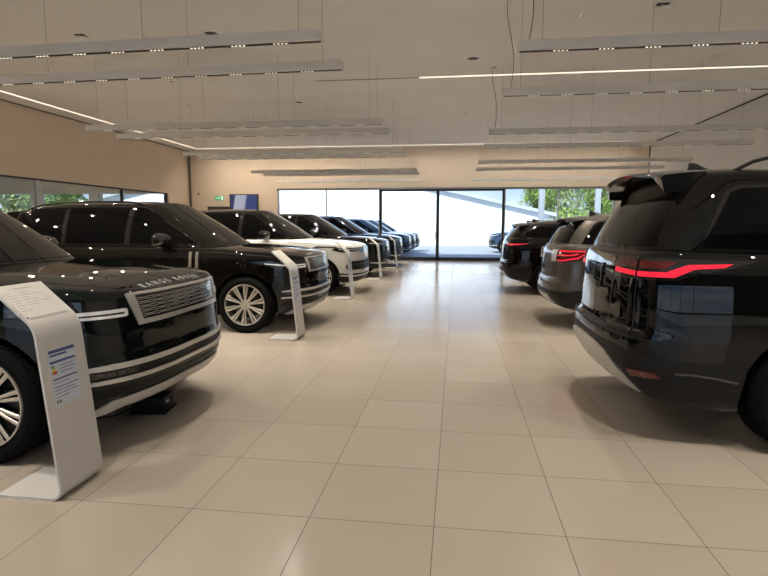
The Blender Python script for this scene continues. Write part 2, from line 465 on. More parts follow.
def cabin_mesh(spec):
    """greenhouse: loft from base outline (x, y, z) to roof outline (x, y, z), domed roof"""
    A = catmull(spec['cab_base'], 8); B = catmull(spec['cab_top'], 8)
    n = len(A)
    bulge = spec.get('cab_bulge', 0.025); crown = spec.get('roof_crown', 0.075)
    bm = bmesh.new()
    nz = 16
    roll = 0.045
    def ring(sg):
        cols = []
        for i in range(n):
            a = A[i]; b = B[i]
            k0 = max(0, i-1); k1 = min(n-1, i+1)
            d = (A[k1] - A[k0]) + (B[k1] - B[k0]); nn = np.array([-d[1], d[0]]); nn = nn / (np.linalg.norm(nn) + 1e-9)
            if nn[0]*(a[0]+0.7) + nn[1]*a[1] < 0: nn = -nn
            col = []
            for k in range(nz + 1):
                u = k / nz
                u = 1 - (1-u)**1.3
                p = a*(1-u) + b*u
                o = bulge * math.sin(PI * u)
                q = max(0, (u - 0.9) / 0.1); o -= roll * (1 - math.sqrt(max(0, 1 - q*q)))
                z = p[2]
                col.append(Vector((p[0] + nn[0]*o, max(0, p[1] + nn[1]*o) * sg, z)))
            cols.append(col)
        return cols
    R = ring(1); Lf = ring(-1)
    VR = [[bm.verts.new(p) for p in c] for c in R]
    VL = [VR[i] if (i == 0 or i == n-1) else [bm.verts.new(p) for p in Lf[i]] for i in range(n)]
    for V, fl in ((VR, 0), (VL, 1)):
        for i in range(n-1):
            for k in range(nz):
                q = (V[i][k], V[i+1][k], V[i+1][k+1], V[i][k+1])
                bm.faces.new(q[::-1] if fl else q)
    LAM = 14
    for kk, top in ((nz, True), (0, False)):
        prev = None
        for i in range(n):
            a = VR[i][kk]; b = VL[i][kk]
            if a is b: row = [a]
            else:
                row = [b]
                for q in range(1, LAM):
                    w = q / LAM; yy = b.co.y*(1-w) + a.co.y*w
                    z = a.co.z
                    if top:
                        e = min(1.0, (B[0][0] - a.co.x) / 0.45, (a.co.x - B[-1][0]) / 0.3) ; e = max(0.0, e)
                        z += crown * (1 - (yy / (abs(a.co.y) + 1e-6))**2) * (0.25 + 0.75*math.sin(e*PI/2)) * min(1, abs(a.co.y)/0.6)**2
                    row.append(bm.verts.new((b.co.x*(1-w) + a.co.x*w, yy, z)))
                row.append(a)
            if prev is not None:
                if len(prev) == 1 and len(row) > 1:
                    for q in range(LAM): bm.faces.new((prev[0], row[q], row[q+1]))
                elif len(row) == 1 and len(prev) > 1:
                    for q in range(LAM): bm.faces.new((prev[q], prev[q+1], row[0]))
                elif len(row) > 1:
                    for q in range(LAM): bm.faces.new((prev[q], prev[q+1], row[q+1], row[q]))
            prev = row
    bmesh.ops.recalc_face_normals(bm, faces=bm.faces[:])
    return bm

def refine_poly(poly, res):
    """triangulated, grid-cut flat polygon -> bm in the XY plane"""
    bm = bmesh.new()
    vs = [bm.verts.new((a, b, 0)) for a, b in poly]
    bm.faces.new(vs)
    bmesh.ops.triangulate(bm, faces=bm.faces[:])
    xs = [p[0] for p in poly]; ys = [p[1] for p in poly]
    for ax, lo, hi in ((0, min(xs), max(xs)), (1, min(ys), max(ys))):
        n = int((hi - lo) / res)
        for i in range(1, n + 1):
            c = lo + (hi - lo) * i / (n + 1)
            co = (c, 0, 0) if ax == 0 else (0, c, 0); no = (1, 0, 0) if ax == 0 else (0, 1, 0)
            bmesh.ops.bisect_plane(bm, geom=bm.verts[:] + bm.edges[:] + bm.faces[:], plane_co=co, plane_no=no, dist=1e-6)
    return bm

def map_solid(dst, src, fn, off, thick, mi=0):
    """copy flat mesh src through fn(a, b, off) into dst as a thin solid"""
    src.verts.index_update()
    top = {}; bot = {}
    for v in src.verts:
        p = fn(v.co.x, v.co.y, off); q = fn(v.co.x, v.co.y, off - thick)
        if p is None or q is None: continue
        top[v.index] = dst.verts.new(p); bot[v.index] = dst.verts.new(q)
    for f in src.faces:
        ids = [v.index for v in f.verts]
        if not all(i in top for i in ids): continue
        dst.faces.new([top[i] for i in ids]).material_index = mi
        dst.faces.new([bot[i] for i in ids][::-1]).material_index = mi
    for e in src.edges:
        lf = [f for f in e.link_faces if all(v.index in top for v in f.verts)]
        if len(lf) == 1:
            a, b = e.verts[0].index, e.verts[1].index
            dst.faces.new((top[a], top[b], bot[b], bot[a])).material_index = mi

def strip_poly(pts, w):
    """thick polyline -> polygon"""
    P = [Vector((a, b)) for a, b in pts]; L = []; R = []
    for i, p in enumerate(P):
        d = (P[min(i+1, len(P)-1)] - P[max(0, i-1)]).normalized(); n = Vector((-d.y, d.x)) * (w/2)
        L.append(tuple(p + n)); R.append(tuple(p - n))
    return L + R[::-1]

class Car:
    def __init__(s, name, spec, paint):
        s.sp = spec
        s.root = empty(name, (0, 0, 0))
        s.low = Lower(spec)
        s.paint = paint
        # body with wheel housings cut out
        bm = s.low.mesh()
        body = finish('body', bm, [paint, 'liner'], s.root, angle=28)
        cut = bmesh.new()
        R = spec.get('arch_r', 0.455)
        for ax in spec['axles']:
            for sg in (-1, 1):
                bm_cyl(cut, (ax, sg*0.66, spec['wheel_r']), (ax, sg*1.3, spec['wheel_r']), R, R, 40, mi=0)
        cme = bpy.data.meshes.new('c'); bmesh.ops.recalc_face_normals(cut, faces=cut.faces[:]); cut.to_mesh(cme); cut.free()
        cme.materials.append(M['liner'])
        co = bpy.data.objects.new('c', cme); COL.objects.link(co)
        md = body.modifiers.new('b', 'BOOLEAN'); md.operation = 'DIFFERENCE'; md.object = co; md.solver = 'EXACT'
        md.material_mode = 'TRANSFER'
        bpy.context.view_layer.update()
        dg = bpy.context.evaluated_depsgraph_get()
        new = bpy.data.meshes.new_from_object(body.evaluated_get(dg))
        body.modifiers.clear()
        body.data = new; new.name = 'body'
        new.shade_smooth(); new.set_sharp_from_angle(angle=math.radians(28))
        bpy.data.objects.remove(co); bpy.data.meshes.remove(cme)
        s.body = body
        b = bmesh.new(); b.from_mesh(new); s.bvh_low = BVHTree.FromBMesh(b); b.free()
        cb = cabin_mesh(spec)
        s.bvh = BVHTree.FromBMesh(cb)
        s.cabin = finish('roof', cb, spec.get('roof_mat', paint), s.root, angle=30)
    # -- patches on the lower body in (arc length, z)
    def ring(s, name, polys, m, off=0.004, thick=0.01, res=0.05, parent=None, rear=False, both=True, smooth=True):
        fn0 = lambda a, b, o: s.low.F(a, b, o)
        if both and min(abs(a) for poly in polys for a, z in poly) > .02:
            o = None
            for sg in (1, -1):
                bm = bmesh.new()
                for poly in polys:
                    pl = [(((s.low.tot - a) if rear else a) * sg, z) for a, z in poly]
                    src = refine_poly(pl, res); map_solid(bm, src, fn0, off, thick); src.free()
                o = finish(name, bm, m, parent or s.root, smooth, 40)
            return o
        bm = bmesh.new()
        for poly in polys:
            for sg in ((1, -1) if both else (1,)):
                if rear: pl = [((s.low.tot - a) * sg, z) for a, z in poly]
                else: pl = [(a * sg, z) for a, z in poly]
                src = refine_poly(pl, res); map_solid(bm, src, fn0, off, thick); src.free()
        return finish(name, bm, m, parent or s.root, smooth, 40)
    # -- patches on the cabin by ray casting
    def cab(s, name, polys, m, direction, off=0.004, thick=0.008, res=0.08, parent=None, bvh=None, sgs=(1, -1), sep=False):
        out = []
        bvh = bvh or s.bvh
        bm = bmesh.new()
        for poly in polys:
            for sg in sgs:
                def fn(a, b, o):
                    if direction == 'side': org = Vector((a, sg*2.0, b)); d = Vector((0, -sg, 0))
                    elif direction == 'front': org = Vector((4, a, b)); d = Vector((-1, 0, 0))
                    elif direction == 'rear': org = Vector((-4, a, b)); d = Vector((1, 0, 0))
                    else: org = Vector((a, b, 3)); d = Vector((0, 0, -1))
                    hit, n, i, dist = bvh.ray_cast(org, d)
                    if hit is None: return None
                    if n.dot(d) > 0: n = -n
                    return hit + n * o
                pl = poly if direction in ('side',) else ([(a, b) for a, b in poly])
                src = refine_poly(pl, res); map_solid(bm, src, fn, off, thick); src.free()
        return finish(name, bm, m, parent or s.root, True, 40)

def polyarc(cx, cz, r, a0, a1, n=10):
    return [(cx + r*math.cos(math.radians(a0 + (a1-a0)*i/n)), cz + r*math.sin(math.radians(a0 + (a1-a0)*i/n))) for i in range(n+1)]

# ------------------------------------------------------------------ wheels
_wheel_cache = {}
def wheel_meshes(style, R):
    key = (style, R)
    if key in _wheel_cache: return _wheel_cache[key]
    W = 0.135
    r_rim = R * 0.735
    # tyre (outer face towards -Y)
    bm = bmesh.new()
    prof = [(r_rim, -W+0.012), (r_rim+0.012, -W-0.002), (r_rim+0.05, -W-0.010), (R-0.045, -W-0.004), (R-0.02, -W+0.008), (R-0.004, -W+0.03),
            (R, -W+0.06), (R, W-0.06), (R-0.004, W-0.03), (R-0.03, W), (r_rim+0.03, W+0.004), (r_rim, W-0.012)]
    bm_lathe(bm, prof, 72, closed=True)
    # shallow tread blocks on the shoulder
    for i in range(72):
        t = 2*PI*i/72
        for sg in (-1, 1):
            c, sn = math.cos(t), math.sin(t)
            y0 = sg*(W-0.045); y1 = sg*(W-0.018)
            dt = 0.028
            pts = []
            for rr in (R-0.003, R+0.0035):
                for yy in (y0, y1):
                    for tt in (t-dt, t+dt):
                        pts.append(bm.verts.new((rr*math.cos(tt), yy, rr*math.sin(tt))))
            for q in ((0,1,3,2),(4,6,7,5),(0,4,5,1),(2,3,7,6),(0,2,6,4),(1,5,7,3)):
                bm.faces.new([pts[k] for k in q])
    o = finish('t', bm, 'tyre'); tyre = o.data; tyre.name = 'tyre'; bpy.data.objects.remove(o)
    # rim
    bm = bmesh.new()
    prof = [(r_rim, -W+0.008), (r_rim-0.004, -W-0.004), (r_rim-0.014, -W-0.002), (r_rim-0.018, -W+0.02), (r_rim-0.03, -W+0.06), (r_rim-0.035, W-0.02), (r_rim, W)]
    bm_lathe(bm, prof, 72, mi=0)
    nsp = 10 if style == 'twin' else 5
    yf = -W + 0.004
    def bar(t0, t1, w0, w1, r0, r1):
        # tapered spoke bar, dished towards the hub
        def P(r, t, side, w, y):
            d = Vector((math.cos(t), 0, math.sin(t))); n = Vector((-math.sin(t), 0, math.cos(t)))
            return d*r + n*side*w/2 + Vector((0, y, 0))
        secs = []
        for k in range(5):
            u = k/4; r = r0 + (r1-r0)*u; t = t0 + (t1-t0)*u; w = w0 + (w1-w0)*u
            y = yf + 0.018*(1-u)**1.5 + 0.004*u
            secs.append([bm.verts.new(P(r, t, -1, w, y+0.006)), bm.verts.new(P(r, t, -0.6, w, y)), bm.verts.new(P(r, t, 0.6, w, y)),
                         bm.verts.new(P(r, t, 1, w, y+0.006)), bm.verts.new(P(r, t, 0.8, w, y+0.045)), bm.verts.new(P(r, t, -0.8, w, y+0.045))])
        for A, B in zip(secs, secs[1:]):
            for q in range(6):
                f = bm.faces.new((A[q], A[(q+1) % 6], B[(q+1) % 6], B[q])); f.material_index = 0 if q in (0, 1, 2) else 1
        bm.faces.new(secs[0]); bm.faces.new(secs[-1][::-1])
    for i in range(nsp):
        t = 2*PI*(i+0.5)/nsp
        if style == 'twin':
            bar(t-0.095, t-0.086, 0.017, 0.030, 0.05, r_rim-0.012)
            bar(t+0.095, t+0.086, 0.017, 0.030, 0.05, r_rim-0.012)
        else:
            bar(t-0.16, t-0.20, 0.030, 0.036, 0.05, r_rim-0.012)
            bar(t+0.16, t+0.20, 0.030, 0.036, 0.05, r_rim-0.012)
    bm_lathe(bm, [(0.0, yf+0.01), (0.055, yf+0.012), (0.072, yf+0.02), (0.075, yf+0.06)], 36, mi=0)
    o = finish('r', bm, ['alloy' if style == 'twin' else 'alloy_dark', 'alloy_dark']); rim = o.data; rim.name = 'rim'; bpy.data.objects.remove(o)
    bm = bmesh.new()
    bm_lathe(bm, [(0.0, yf+0.001), (0.028, yf+0.002), (0.034, yf+0.008), (0.034, yf+0.02)], 28)
    for i in range(5):
        t = 2*PI*i/5
        bm_cyl(bm, (0.056*math.cos(t), yf+0.004, 0.056*math.sin(t)), (0.056*math.cos(t), yf+0.03, 0.056*math.sin(t)), 0.009, seg=8)
    o = finish('h', bm, 'alloy' if style == 'twin' else 'alloy_dark'); hub = o.data; hub.name = 'hub_cap'; bpy.data.objects.remove(o)
    bm = bmesh.new()
    bm_lathe(bm, [(0.0, -0.035), (0.19, -0.035), (0.195, -0.030), (0.195, -0.012), (0.19, -0.008), (0.0, -0.008)], 48)
    bm_box(bm, 0.09, 0.215, -0.065, 0.02, -0.09, 0.09, 0.02)
    o = finish('b', bm, 'brake'); disc = o.data; disc.name = 'brake_disc'; bpy.data.objects.remove(o)
    _wheel_cache[key] = (rim, tyre, hub, disc)
    return _wheel_cache[key]

def add_wheels(car, style='twin'):
    R = car.sp['wheel_r']
    rim, tyre, hub, disc = wheel_meshes(style, R)
    for ax in car.sp['axles']:
        for sg in (-1, 1):
            w = bpy.data.objects.new('wheel', rim); link(w, car.root)
            w.location = (ax, sg*car.sp['track'], R)
            w.rotation_euler = (0, random.uniform(0, 0.3) if sg < 0 else 0, 0 if sg < 0 else PI)
            for nm, me in (('tyre', tyre), ('hub_cap', hub), ('brake_disc', disc)):
                o = bpy.data.objects.new(nm, me); link(o, w)

def add_mirrors(car, x, z, y, m='gloss_black'):
    for sg in (-1, 1):
        bm = bmesh.new()
        # shaped housing: rounded box with sloping front
        prof = [(-0.06, 0.0), (-0.055, 0.09), (-0.01, 0.112), (0.06, 0.095), (0.095, 0.05), (0.09, 0.0), (0.03, -0.045), (-0.04, -0.05)]
        secs = []
        for k, (yy, sc) in enumerate([(0, 0.65), (0.012, 1.0), (0.04, 1.2), (0.12, 1.28), (0.19, 1.2), (0.225, 0.95), (0.24, 0.6)]):
            secs.append([bm.verts.new((x + a*sc - 0.05*(yy/0.24), sg*(y + yy), z + 0.035 + b*sc)) for a, b in prof])
        for A, B in zip(secs, secs[1:]):
            for q in range(8): bm.faces.new((A[q], A[(q+1) % 8], B[(q+1) % 8], B[q]))
        bm.faces.new(secs[0]); bm.faces.new(secs[-1][::-1])
        bmesh.ops.subdivide_edges(bm, edges=bm.edges[:], cuts=1, use_grid_fill=True)
        bmesh.ops.smooth_vert(bm, verts=bm.verts[:], factor=0.5, use_axis_x=True, use_axis_y=True, use_axis_z=True)
        mi = finish('wing_mirror', bm, m, car.root, angle=60)
        bm = bmesh.new()
        bm_cyl(bm, (x+0.02, sg*(y-0.12), z-0.015), (x+0.015, sg*(y+0.03), z+0.0), 0.022, 0.018, 10)
        finish('mirror_arm', bm, m, mi)
        bm = bmesh.new()
        yc = sg*(y + 0.125)
        bm_box(bm, x-0.098, x-0.088, min(yc-0.085, yc+0.085), max(yc-0.085, yc+0.085), z+0.0, z+0.115, 0.003)
        finish('mirror_glass', bm, 'chrome', mi)

def text_mesh(txt, size, space=1.0, bold=0.0):
    cu = bpy.data.curves.new('txt', 'FONT'); cu.body = txt; cu.size = size; cu.space_character = space
    cu.align_x = 'CENTER'; cu.offset = bold; cu.resolution_u = 2
    o = bpy.data.objects.new('txt', cu); COL.objects.link(o)
    bpy.context.view_layer.update()
    dg = bpy.context.evaluated_depsgraph_get()
    me = bpy.data.meshes.new_from_object(o.evaluated_get(dg))
    bpy.data.objects.remove(o); bpy.data.curves.remove(cu)
    bm = bmesh.new(); bm.from_mesh(me); bpy.data.meshes.remove(me)
    bmesh.ops.remove_doubles(bm, verts=bm.verts[:], dist=1e-5)
    return bm

def add_hood_text(car, txt, x, size, space, m='satin_silver'):
    src = text_mesh(txt, size, space, size*0.004)
    bm = bmesh.new()
    def fn(a, b, o):
        hit, n, i, d = car.bvh_low.ray_cast(Vector((x - b, a, 3)), Vector((0, 0, -1)))
        if hit is None: return None
        return hit + Vector((0, 0, 1)) * o
    # text reads from the front: its right is car +Y seen from in front
    map_solid(bm, src, lambda a, b, o: fn(a, b, o), 0.005, 0.006)
    src.free()
    # every letter is a part of its own
    left = set(bm.verts)
    while left:
        stack = [left.pop()]; isl = set(stack)
        while stack:
            v = stack.pop()
            for e in v.link_edges:
                w = e.other_vert(v)
                if w not in isl: isl.add(w); stack.append(w)
        left -= isl
        nb = bmesh.new(); mp = {v: nb.verts.new(v.co) for v in isl}
        for f in {f for v in isl for f in v.link_faces}: nb.faces.new([mp[v] for v in f.verts])
        finish('bonnet_letter', nb, m, car.root, False)
    bm.free()

def ell(cx, cz, a, b, n=24, t0=0, t1=360):
    return [(cx + a*math.cos(math.radians(t0+(t1-t0)*i/n)), cz + b*math.sin(math.radians(t0+(t1-t0)*i/n))) for i in range(n)]

# ------------------------------------------------------------------ specs
def RR(**kw):
    d = dict(
        outline=[(2.50, 0), (2.492, .32), (2.44, .60), (2.335, .80), (2.14, .93), (1.80, .995), (1.2, 1.015), (0, 1.02), (-1.3, 1.015),
                 (-1.95, .985), (-2.28, .90), (-2.44, .74), (-2.51, .45), (-2.525, 0)],
        front=[(.22, .22), (.27, .13), (.33, .055), (.36, .035), (.40, .035), (.42, .01), (.50, .0), (.62, .0), (.66, .014), (.80, .018), (.90, .03), (1.0, .05), (1.2, .09)],
        side=[(.22, .12), (.28, .06), (.38, .03), (.55, .01), (.75, .0), (.95, .004), (1.05, .014), (1.10, .03), (1.2, .06)],
        rear=[(.25, .2), (.36, .06), (.45, .01), (.6, .0), (.72, .0), (.76, .03), (1.1, .05), (1.2, .08)],
        top=[(-2.53, 1.14), (-2.2, 1.185), (0, 1.185), (.9, 1.180), (1.3, 1.165), (1.9, 1.125), (2.2, 1.09), (2.4, 1.055), (2.5, 1.02)],
        bottom=[(-2.53, .36), (-2.1, .27), (-1.6, .24), (1.8, .23), (2.15, .24), (2.5, .27)],
        crown=.045, roll=.05, bulge=0.012,
        cab_base=[(1.27, 0, 1.16), (1.25, .30, 1.16), (1.17, .58, 1.16), (1.00, .76, 1.16), (.62, .87, 1.16), (0, .915, 1.16), (-1.0, .925, 1.16), (-1.85, .885, 1.16),
                  (-2.20, .80, 1.16), (-2.36, .62, 1.16), (-2.41, .3, 1.16), (-2.42, 0, 1.16)],
        cab_top=[(.17, 0, 1.84), (.15, .28, 1.835), (.09, .50, 1.82), (-.03, .615, 1.80), (-.30, .675, 1.795), (-.65, .70, 1.795), (-1.2, .71, 1.785), (-1.75, .69, 1.745),
                 (-2.02, .64, 1.70), (-2.13, .50, 1.70), (-2.17, .25, 1.705), (-2.18, 0, 1.71)],
        cab_bulge=.028, roof_crown=.065,
        axles=(1.62, -1.38), wheel_r=.395, track=.875, arch_r=.452)
    d.update(kw); return d

def common_glass(c, belt=1.225, topz=1.745, xs=None, screen=True, cmat='car_glass'):
    xs = xs or dict(A=.86, Atop=-.02, B0=-.12, B1=-.20, C0=-1.12, C1=-1.19, D=-2.16, Dtop=-1.96)
    # gloss black belt: three panes with slim gaps
    A, At = xs['A'], xs['Atop']
    gl = []
    def zt(x): return topz + (-0.03 * max(0, (-1.2 - x)) )
    p1 = [(A, belt), (xs['B0'], belt), (xs['B0'], zt(0)), (At, zt(0)), (At+.08, zt(0)-.02)]
    p2 = [(xs['B1'], belt), (xs['C0'], belt), (xs['C0'], zt(-1.1)), (xs['B1'], zt(0))]
    p3 = [(xs['C1'], belt), (xs['D'], belt+.02), (xs['D']+.03, belt+.09), (xs['Dtop'], zt(-2)-.03), (xs['Dtop']+.06, zt(-2)), (xs['C1'], zt(-1.2))]
    band = [(A+.04, belt-.012), (xs['D']-.03, belt-.005), (xs['Dtop']-.03, zt(-2)-.02), (xs['Dtop']+.05, zt(-2)+.022), (xs['B1'], zt(0)+.022), (At, zt(0)+.022), (At+.11, zt(0)-.015)]
    c.cab('window_surround', [band], 'gloss_black', 'side', 0.002, 0.006)
    for p in (p1, p2, p3):
        for sg in (-1, 1):
            c.cab('side_window', [p], cmat, 'side', 0.004, 0.008, sgs=(sg,))

def rr_front(c, kind='A'):
    L = c.low
    if kind == 'A':
        gt, gb = 1.035, .865
        g = [(-.60, gt), (.60, gt), (.53, gb), (-.53, gb)]
        gr = c.ring('grille', [g], 'gloss_black', .003, .01, both=False)
        # frame: sides wide, thin top, thick bottom
        fr = [[(.590, gt+.004), (.66, gt+.006), (.585, gb-.03), (.545, gb)],
              [(0, gb+.004), (.54, gb+.004), (.585, gb-.03), (0, gb-.026)],
              [(0, gt+.010), (.655, gt+.010), (.64, gt-.004), (0, gt-.004)]]
        c.ring('grille_frame', fr, 'satin_silver', .012, .015, parent=gr)
        bm = bmesh.new()
        for k in range(5):
            z0 = gb + .022 + k * (gt - gb - .03) / 5 + .006
            half = .53 + .07 * (z0 - gb) / (gt - gb) - .006
            n = 8; pu = []; pd = []
            for i in range(2*n + 1):
                t = -half + 2*half*i/(2*n)
                w = .0045 if i % 2 else .0085
                pu.append((t, z0 + w)); pd.append((t, z0 - w + .002))
            for pl in (pu, pd):
                src = refine_poly(strip_poly(pl, .0036), .6); map_solid(bm, src, lambda a, b, o: L.F(a, b, o), .010, .010); src.free()
        finish('grille_mesh', bm, 'satin_silver', gr, True, 40)
        em = [(-.535 + a*.5, .905 + b*.5) for a, b in ell(0, 0, .045, .022, 16)]
        b = c.ring('grille_badge', [[(x + .98, z) for x, z in em]], 'satin_silver', .016, .01, both=False, parent=gr)
        # headlamps: smoked lens wrapping the corner with a double bright strip
        for sg in (1, -1):
            hl = [(.665, 1.022), (.64, .962), (.63, .925), (.66, .905), (1.10, .905), (1.36, .935), (1.40, .985), (1.20, 1.018)]
            hl = [(a*sg, z) for a, z in hl]
            h = c.ring('headlight', [hl], 'lamp_dark', .006, .012, both=False)
            st = [[(.675*sg, .958), (1.02*sg, .956), (1.30*sg, .976), (1.30*sg, .962), (1.02*sg, .934), (.675*sg, .936)],
                  [(.675*sg, .924), (1.00*sg, .924), (1.00*sg, .906), (.675*sg, .906)],
                  [(.665*sg, .952), (.690*sg, .952), (.690*sg, .912), (.665*sg, .912)]]
            c.ring('daytime_running_light', st, 'lamp_strip', .012, .010, both=False, parent=h)
        # full width lower trims and slots
        c.ring('bumper_intake', [[(0, .578), (.97, .578), (1.03, .505), (0, .505)]], 'matt_black', .002, .008)
        c.ring('bumper_trim', [[(0, .612), (.80, .612), (1.06, .594), (1.08, .574), (.8, .578), (0, .582)],
                               [(0, .520), (.80, .517), (1.08, .504), (1.09, .482), (.8, .490), (0, .495)]], 'satin_silver', .014, .02)
        for sg in (1, -1):
            bm = bmesh.new()
            src = refine_poly([(.62*sg, .570), (1.05*sg, .566), (1.06*sg, .528), (.62*sg, .530)], .05)
            map_solid(bm, src, lambda a, b, o: L.F(a, b, o), .008, .01); src.free()
            fl = finish('fog_lamp_housing', bm, 'gloss_black', c.root)
            for k in range(6):
                bm = bmesh.new()
                a0 = (.66 + k*.062)*sg
                src = refine_poly([(a0, .560), (a0+.045*sg, .559), (a0+.045*sg, .538), (a0, .539)], .5)
                map_solid(bm, src, lambda a, b, o: L.F(a, b, o), .011, .006); src.free()
                finish('fog_lamp', bm, 'dark_satin', fl)
        c.ring('lower_intake', [[(0, .455), (1.0, .452), (1.10, .40), (.9, .385), (0, .41)]], 'matt_black', .004, .01)
        c.ring('skid_plate', [[(0, .388), (.62, .378), (.80, .366), (1.03, .262), (.95, .252), (.70, .308), (0, .318)]], 'skid_silver', .012, .02)
        add_hood_text(c, 'RANGE ROVER', 2.375, .078, 1.75)
        # sensors
        for t in (.35, .78, -.35, -.78):
            bm = bmesh.new()
            p = L.F(t, .72, .001); q = L.F(t, .72, .004)
            bm_cyl(bm, p, q, .011, seg=14)
            finish('parking_sensor', bm, 'gloss_black', c.root)
    else:
        # sport face: slim lamps, dark grille, wide dark intake, black lower lip
        gt, gb = 1.025, .90
        gr = c.ring('grille', [[(-.58, gt), (.58, gt), (.52, gb), (-.52, gb)]], 'gloss_black', .004, .01, both=False)
        bm = bmesh.new()
        for k in range(4):
            z0 = gb + .02 + k*.028
            for i in range(22):
                t = -.50 + i*1.0/22 + (.022 if k % 2 else 0)
                src = refine_poly([(t, z0), (t+.030, z0), (t+.036, z0+.012), (t+.006, z0+.012)], 1)
                map_solid(bm, src, lambda a, b, o: L.F(a, b, o), .009, .006); src.free()
        finish('grille_mesh', bm, 'dark_satin', gr)
        for sg in (1, -1):
            hl = [(a*sg, z) for a, z in [(.60, 1.020), (.56, .955), (.66, .93), (1.12, .925), (1.32, .975), (1.24, 1.02)]]
            h = c.ring('headlight', [hl], 'lamp_dark', .006, .012, both=False)
            c.ring('daytime_running_light', [[(.64*sg, .998), (1.18*sg, .996), (1.14*sg, .984), (.64*sg, .984)], [(.66*sg, .950), (.94*sg, .948), (.94*sg, .940), (.66*sg, .942)]], 'lamp_strip', .012, .008, both=False, parent=h)
        c.ring('bumper_intake', [[(0, .74), (.86, .74), (.98, .68), (1.02, .60), (.95, .55), (0, .55)]], 'matt_black', .006, .012)
        c.ring('intake_bar', [[(0, .675), (.88, .670), (.92, .660), (0, .662)]], 'dark_satin', .014, .014)
        c.ring('lower_lip', [[(0, .47), (1.0, .47), (1.22, .50), (1.25, .40), (1.10, .28), (0, .30)]], 'matt_black', .006, .012)
        c.ring('bumper_trim', [[(0, .440), (.85, .437), (1.12, .452), (1.15, .425), (.9, .405), (0, .408)]], 'skid_silver', .012, .014)
        em = ell(.30, .985, .045, .02, 16)
        c.ring('grille_badge', [em], 'satin_silver', .014, .01, both=False, parent=gr)

def rr_side(c, vents=True, ventmat='vent_satin'):
    L = c.low
    # arc positions where flank x = given
    def tx(x):
        i = np.argmin(np.abs(L.P[:, 0] - x)); return float(L.L[i])
    c.ring('door_seam', [strip_poly([(tx(.80), 1.15), (tx(.80), .70), (tx(.86), .42)], .006),
                         strip_poly([(tx(-.17), 1.15), (tx(-.17), .42)], .006),
                         strip_poly([(tx(-1.12), 1.15), (tx(-1.10), .90), (tx(-.90), .62), (tx(-.86), .42)], .006),
                         strip_poly([(tx(.86), .42), (tx(-.86), .42)], .006)], 'seam', .0015, .003, res=.2)
    c.ring('bonnet_seam', [strip_poly([(tx(2.25), 1.045), (tx(1.8), 1.085), (tx(1.2), 1.125), (tx(.95), 1.13)], .006)], 'seam', .0015, .003, res=.15)
    c.ring('sill_trim', [[(tx(1.10), .36), (tx(-.88), .36), (tx(-.90), .30), (tx(1.12), .30)]], 'matt_black', .010, .02, res=.15)
    for x in (.02, -.95):
        for sg in (1, -1):
            h = [(tx(x)*sg, 1.06), (tx(x-.2)*sg, 1.06), (tx(x-.2)*sg, 1.035), (tx(x)*sg, 1.035)]
            c.ring('door_handle', [h], M[c.sp['handle']] if 'handle' in c.sp else c.paint, .006, .01, both=False)
    if vents:
        for sg in (1, -1):
            v = []
            for x in (.90, .80):
                t = tx(x)*sg; v.append([(t-.019, 1.125), (t+.019, 1.125), (t+.019, .80), (t-.019, .80)])
            c.ring('side_vent', v, ventmat, .010, .014, both=False)

def rails(c, x0=-.02, x1=-1.95, y=.60, z=1.80, h=.032):
    for sg in (1, -1):
        pts = []
        n = 14
        for i in range(n+1):
            x = x0 + (x1-x0)*i/n
            hit, nn, k, d = c.bvh.ray_cast(Vector((x, sg*y, 3)), Vector((0, 0, -1)))
            e = min(1, i/1.5, (n-i)/1.5)
            pts.append((x, sg*y, hit.z + h*e - .004*(1-e)))
        bm = bmesh.new(); bm_tube(bm, pts, .013, 10)
        finish('roof_rail', bm, 'gloss_black', c.root, angle=60)

def fin(c, x=-1.78, h=.07):
    hit, nn, k, d = c.bvh.ray_cast(Vector((x, 0, 3)), Vector((0, 0, -1)))
    z = hit.z - .012
    bm = bmesh.new()
    prof = [(x+.17, 0), (x+.12, .022), (x+.06, .045), (x+.0, h*.93), (x-.03, h), (x-.055, h), (x-.06, .02), (x-.06, 0)]
    secs = []
    for y, s in ((-.035, .0), (-.024, .35), (-.010, .9), (0, 1.0), (.010, .9), (.024, .35), (.035, .0)):
        secs.append([bm.verts.new((a, y, z + b*s)) for a, b in prof])
    for A, B in zip(secs, secs[1:]):
        for q in range(len(prof)-1):
            try: bm.faces.new((A[q], A[q+1], B[q+1], B[q]))
            except ValueError: pass
    bmesh.ops.remove_doubles(bm, verts=bm.verts[:], dist=.0005)
    finish('shark_fin_antenna', bm, 'gloss_black', c.root, angle=50)

def spoiler(c, x0, x1, hw, z, drop=.10, m=None, th=.05):
    """roof spoiler overhanging the rear glass, with side blades"""
    bm = bmesh.new()
    n = 20; secs = []
    for i in range(n+1):
        v = -1 + 2*i/n; y = v*hw
        edge = abs(v)**3
        xb = x1 + .07*edge                      # trailing edge pulled in at the corners
        zz = z - .055*v*v
        zd = zz - (th + drop*max(0, (abs(v)-.80)/.20)**1.2)
        secs.append([bm.verts.new(p) for p in ((x0, y*.97, zz+.028), ((x0+xb)/2, y*.985, zz+.018), (xb+.02, y, zz+.002), (xb, y, zz-.012), (xb+.03, y*.985, zd), (x0-.02, y*.97, zd-.01), (x0, y*.96, zz-.03))])
    for A, B in zip(secs, secs[1:]):
        for q in range(7): bm.faces.new((A[q], A[(q+1) % 7], B[(q+1) % 7], B[q]))
    bm.faces.new(secs[0]); bm.faces.new(secs[-1][::-1])
    o = finish('roof_spoiler', bm, m or c.paint, c.root, angle=40)

def number_plate(c, z, x, w=.52, h=.11):
    pass

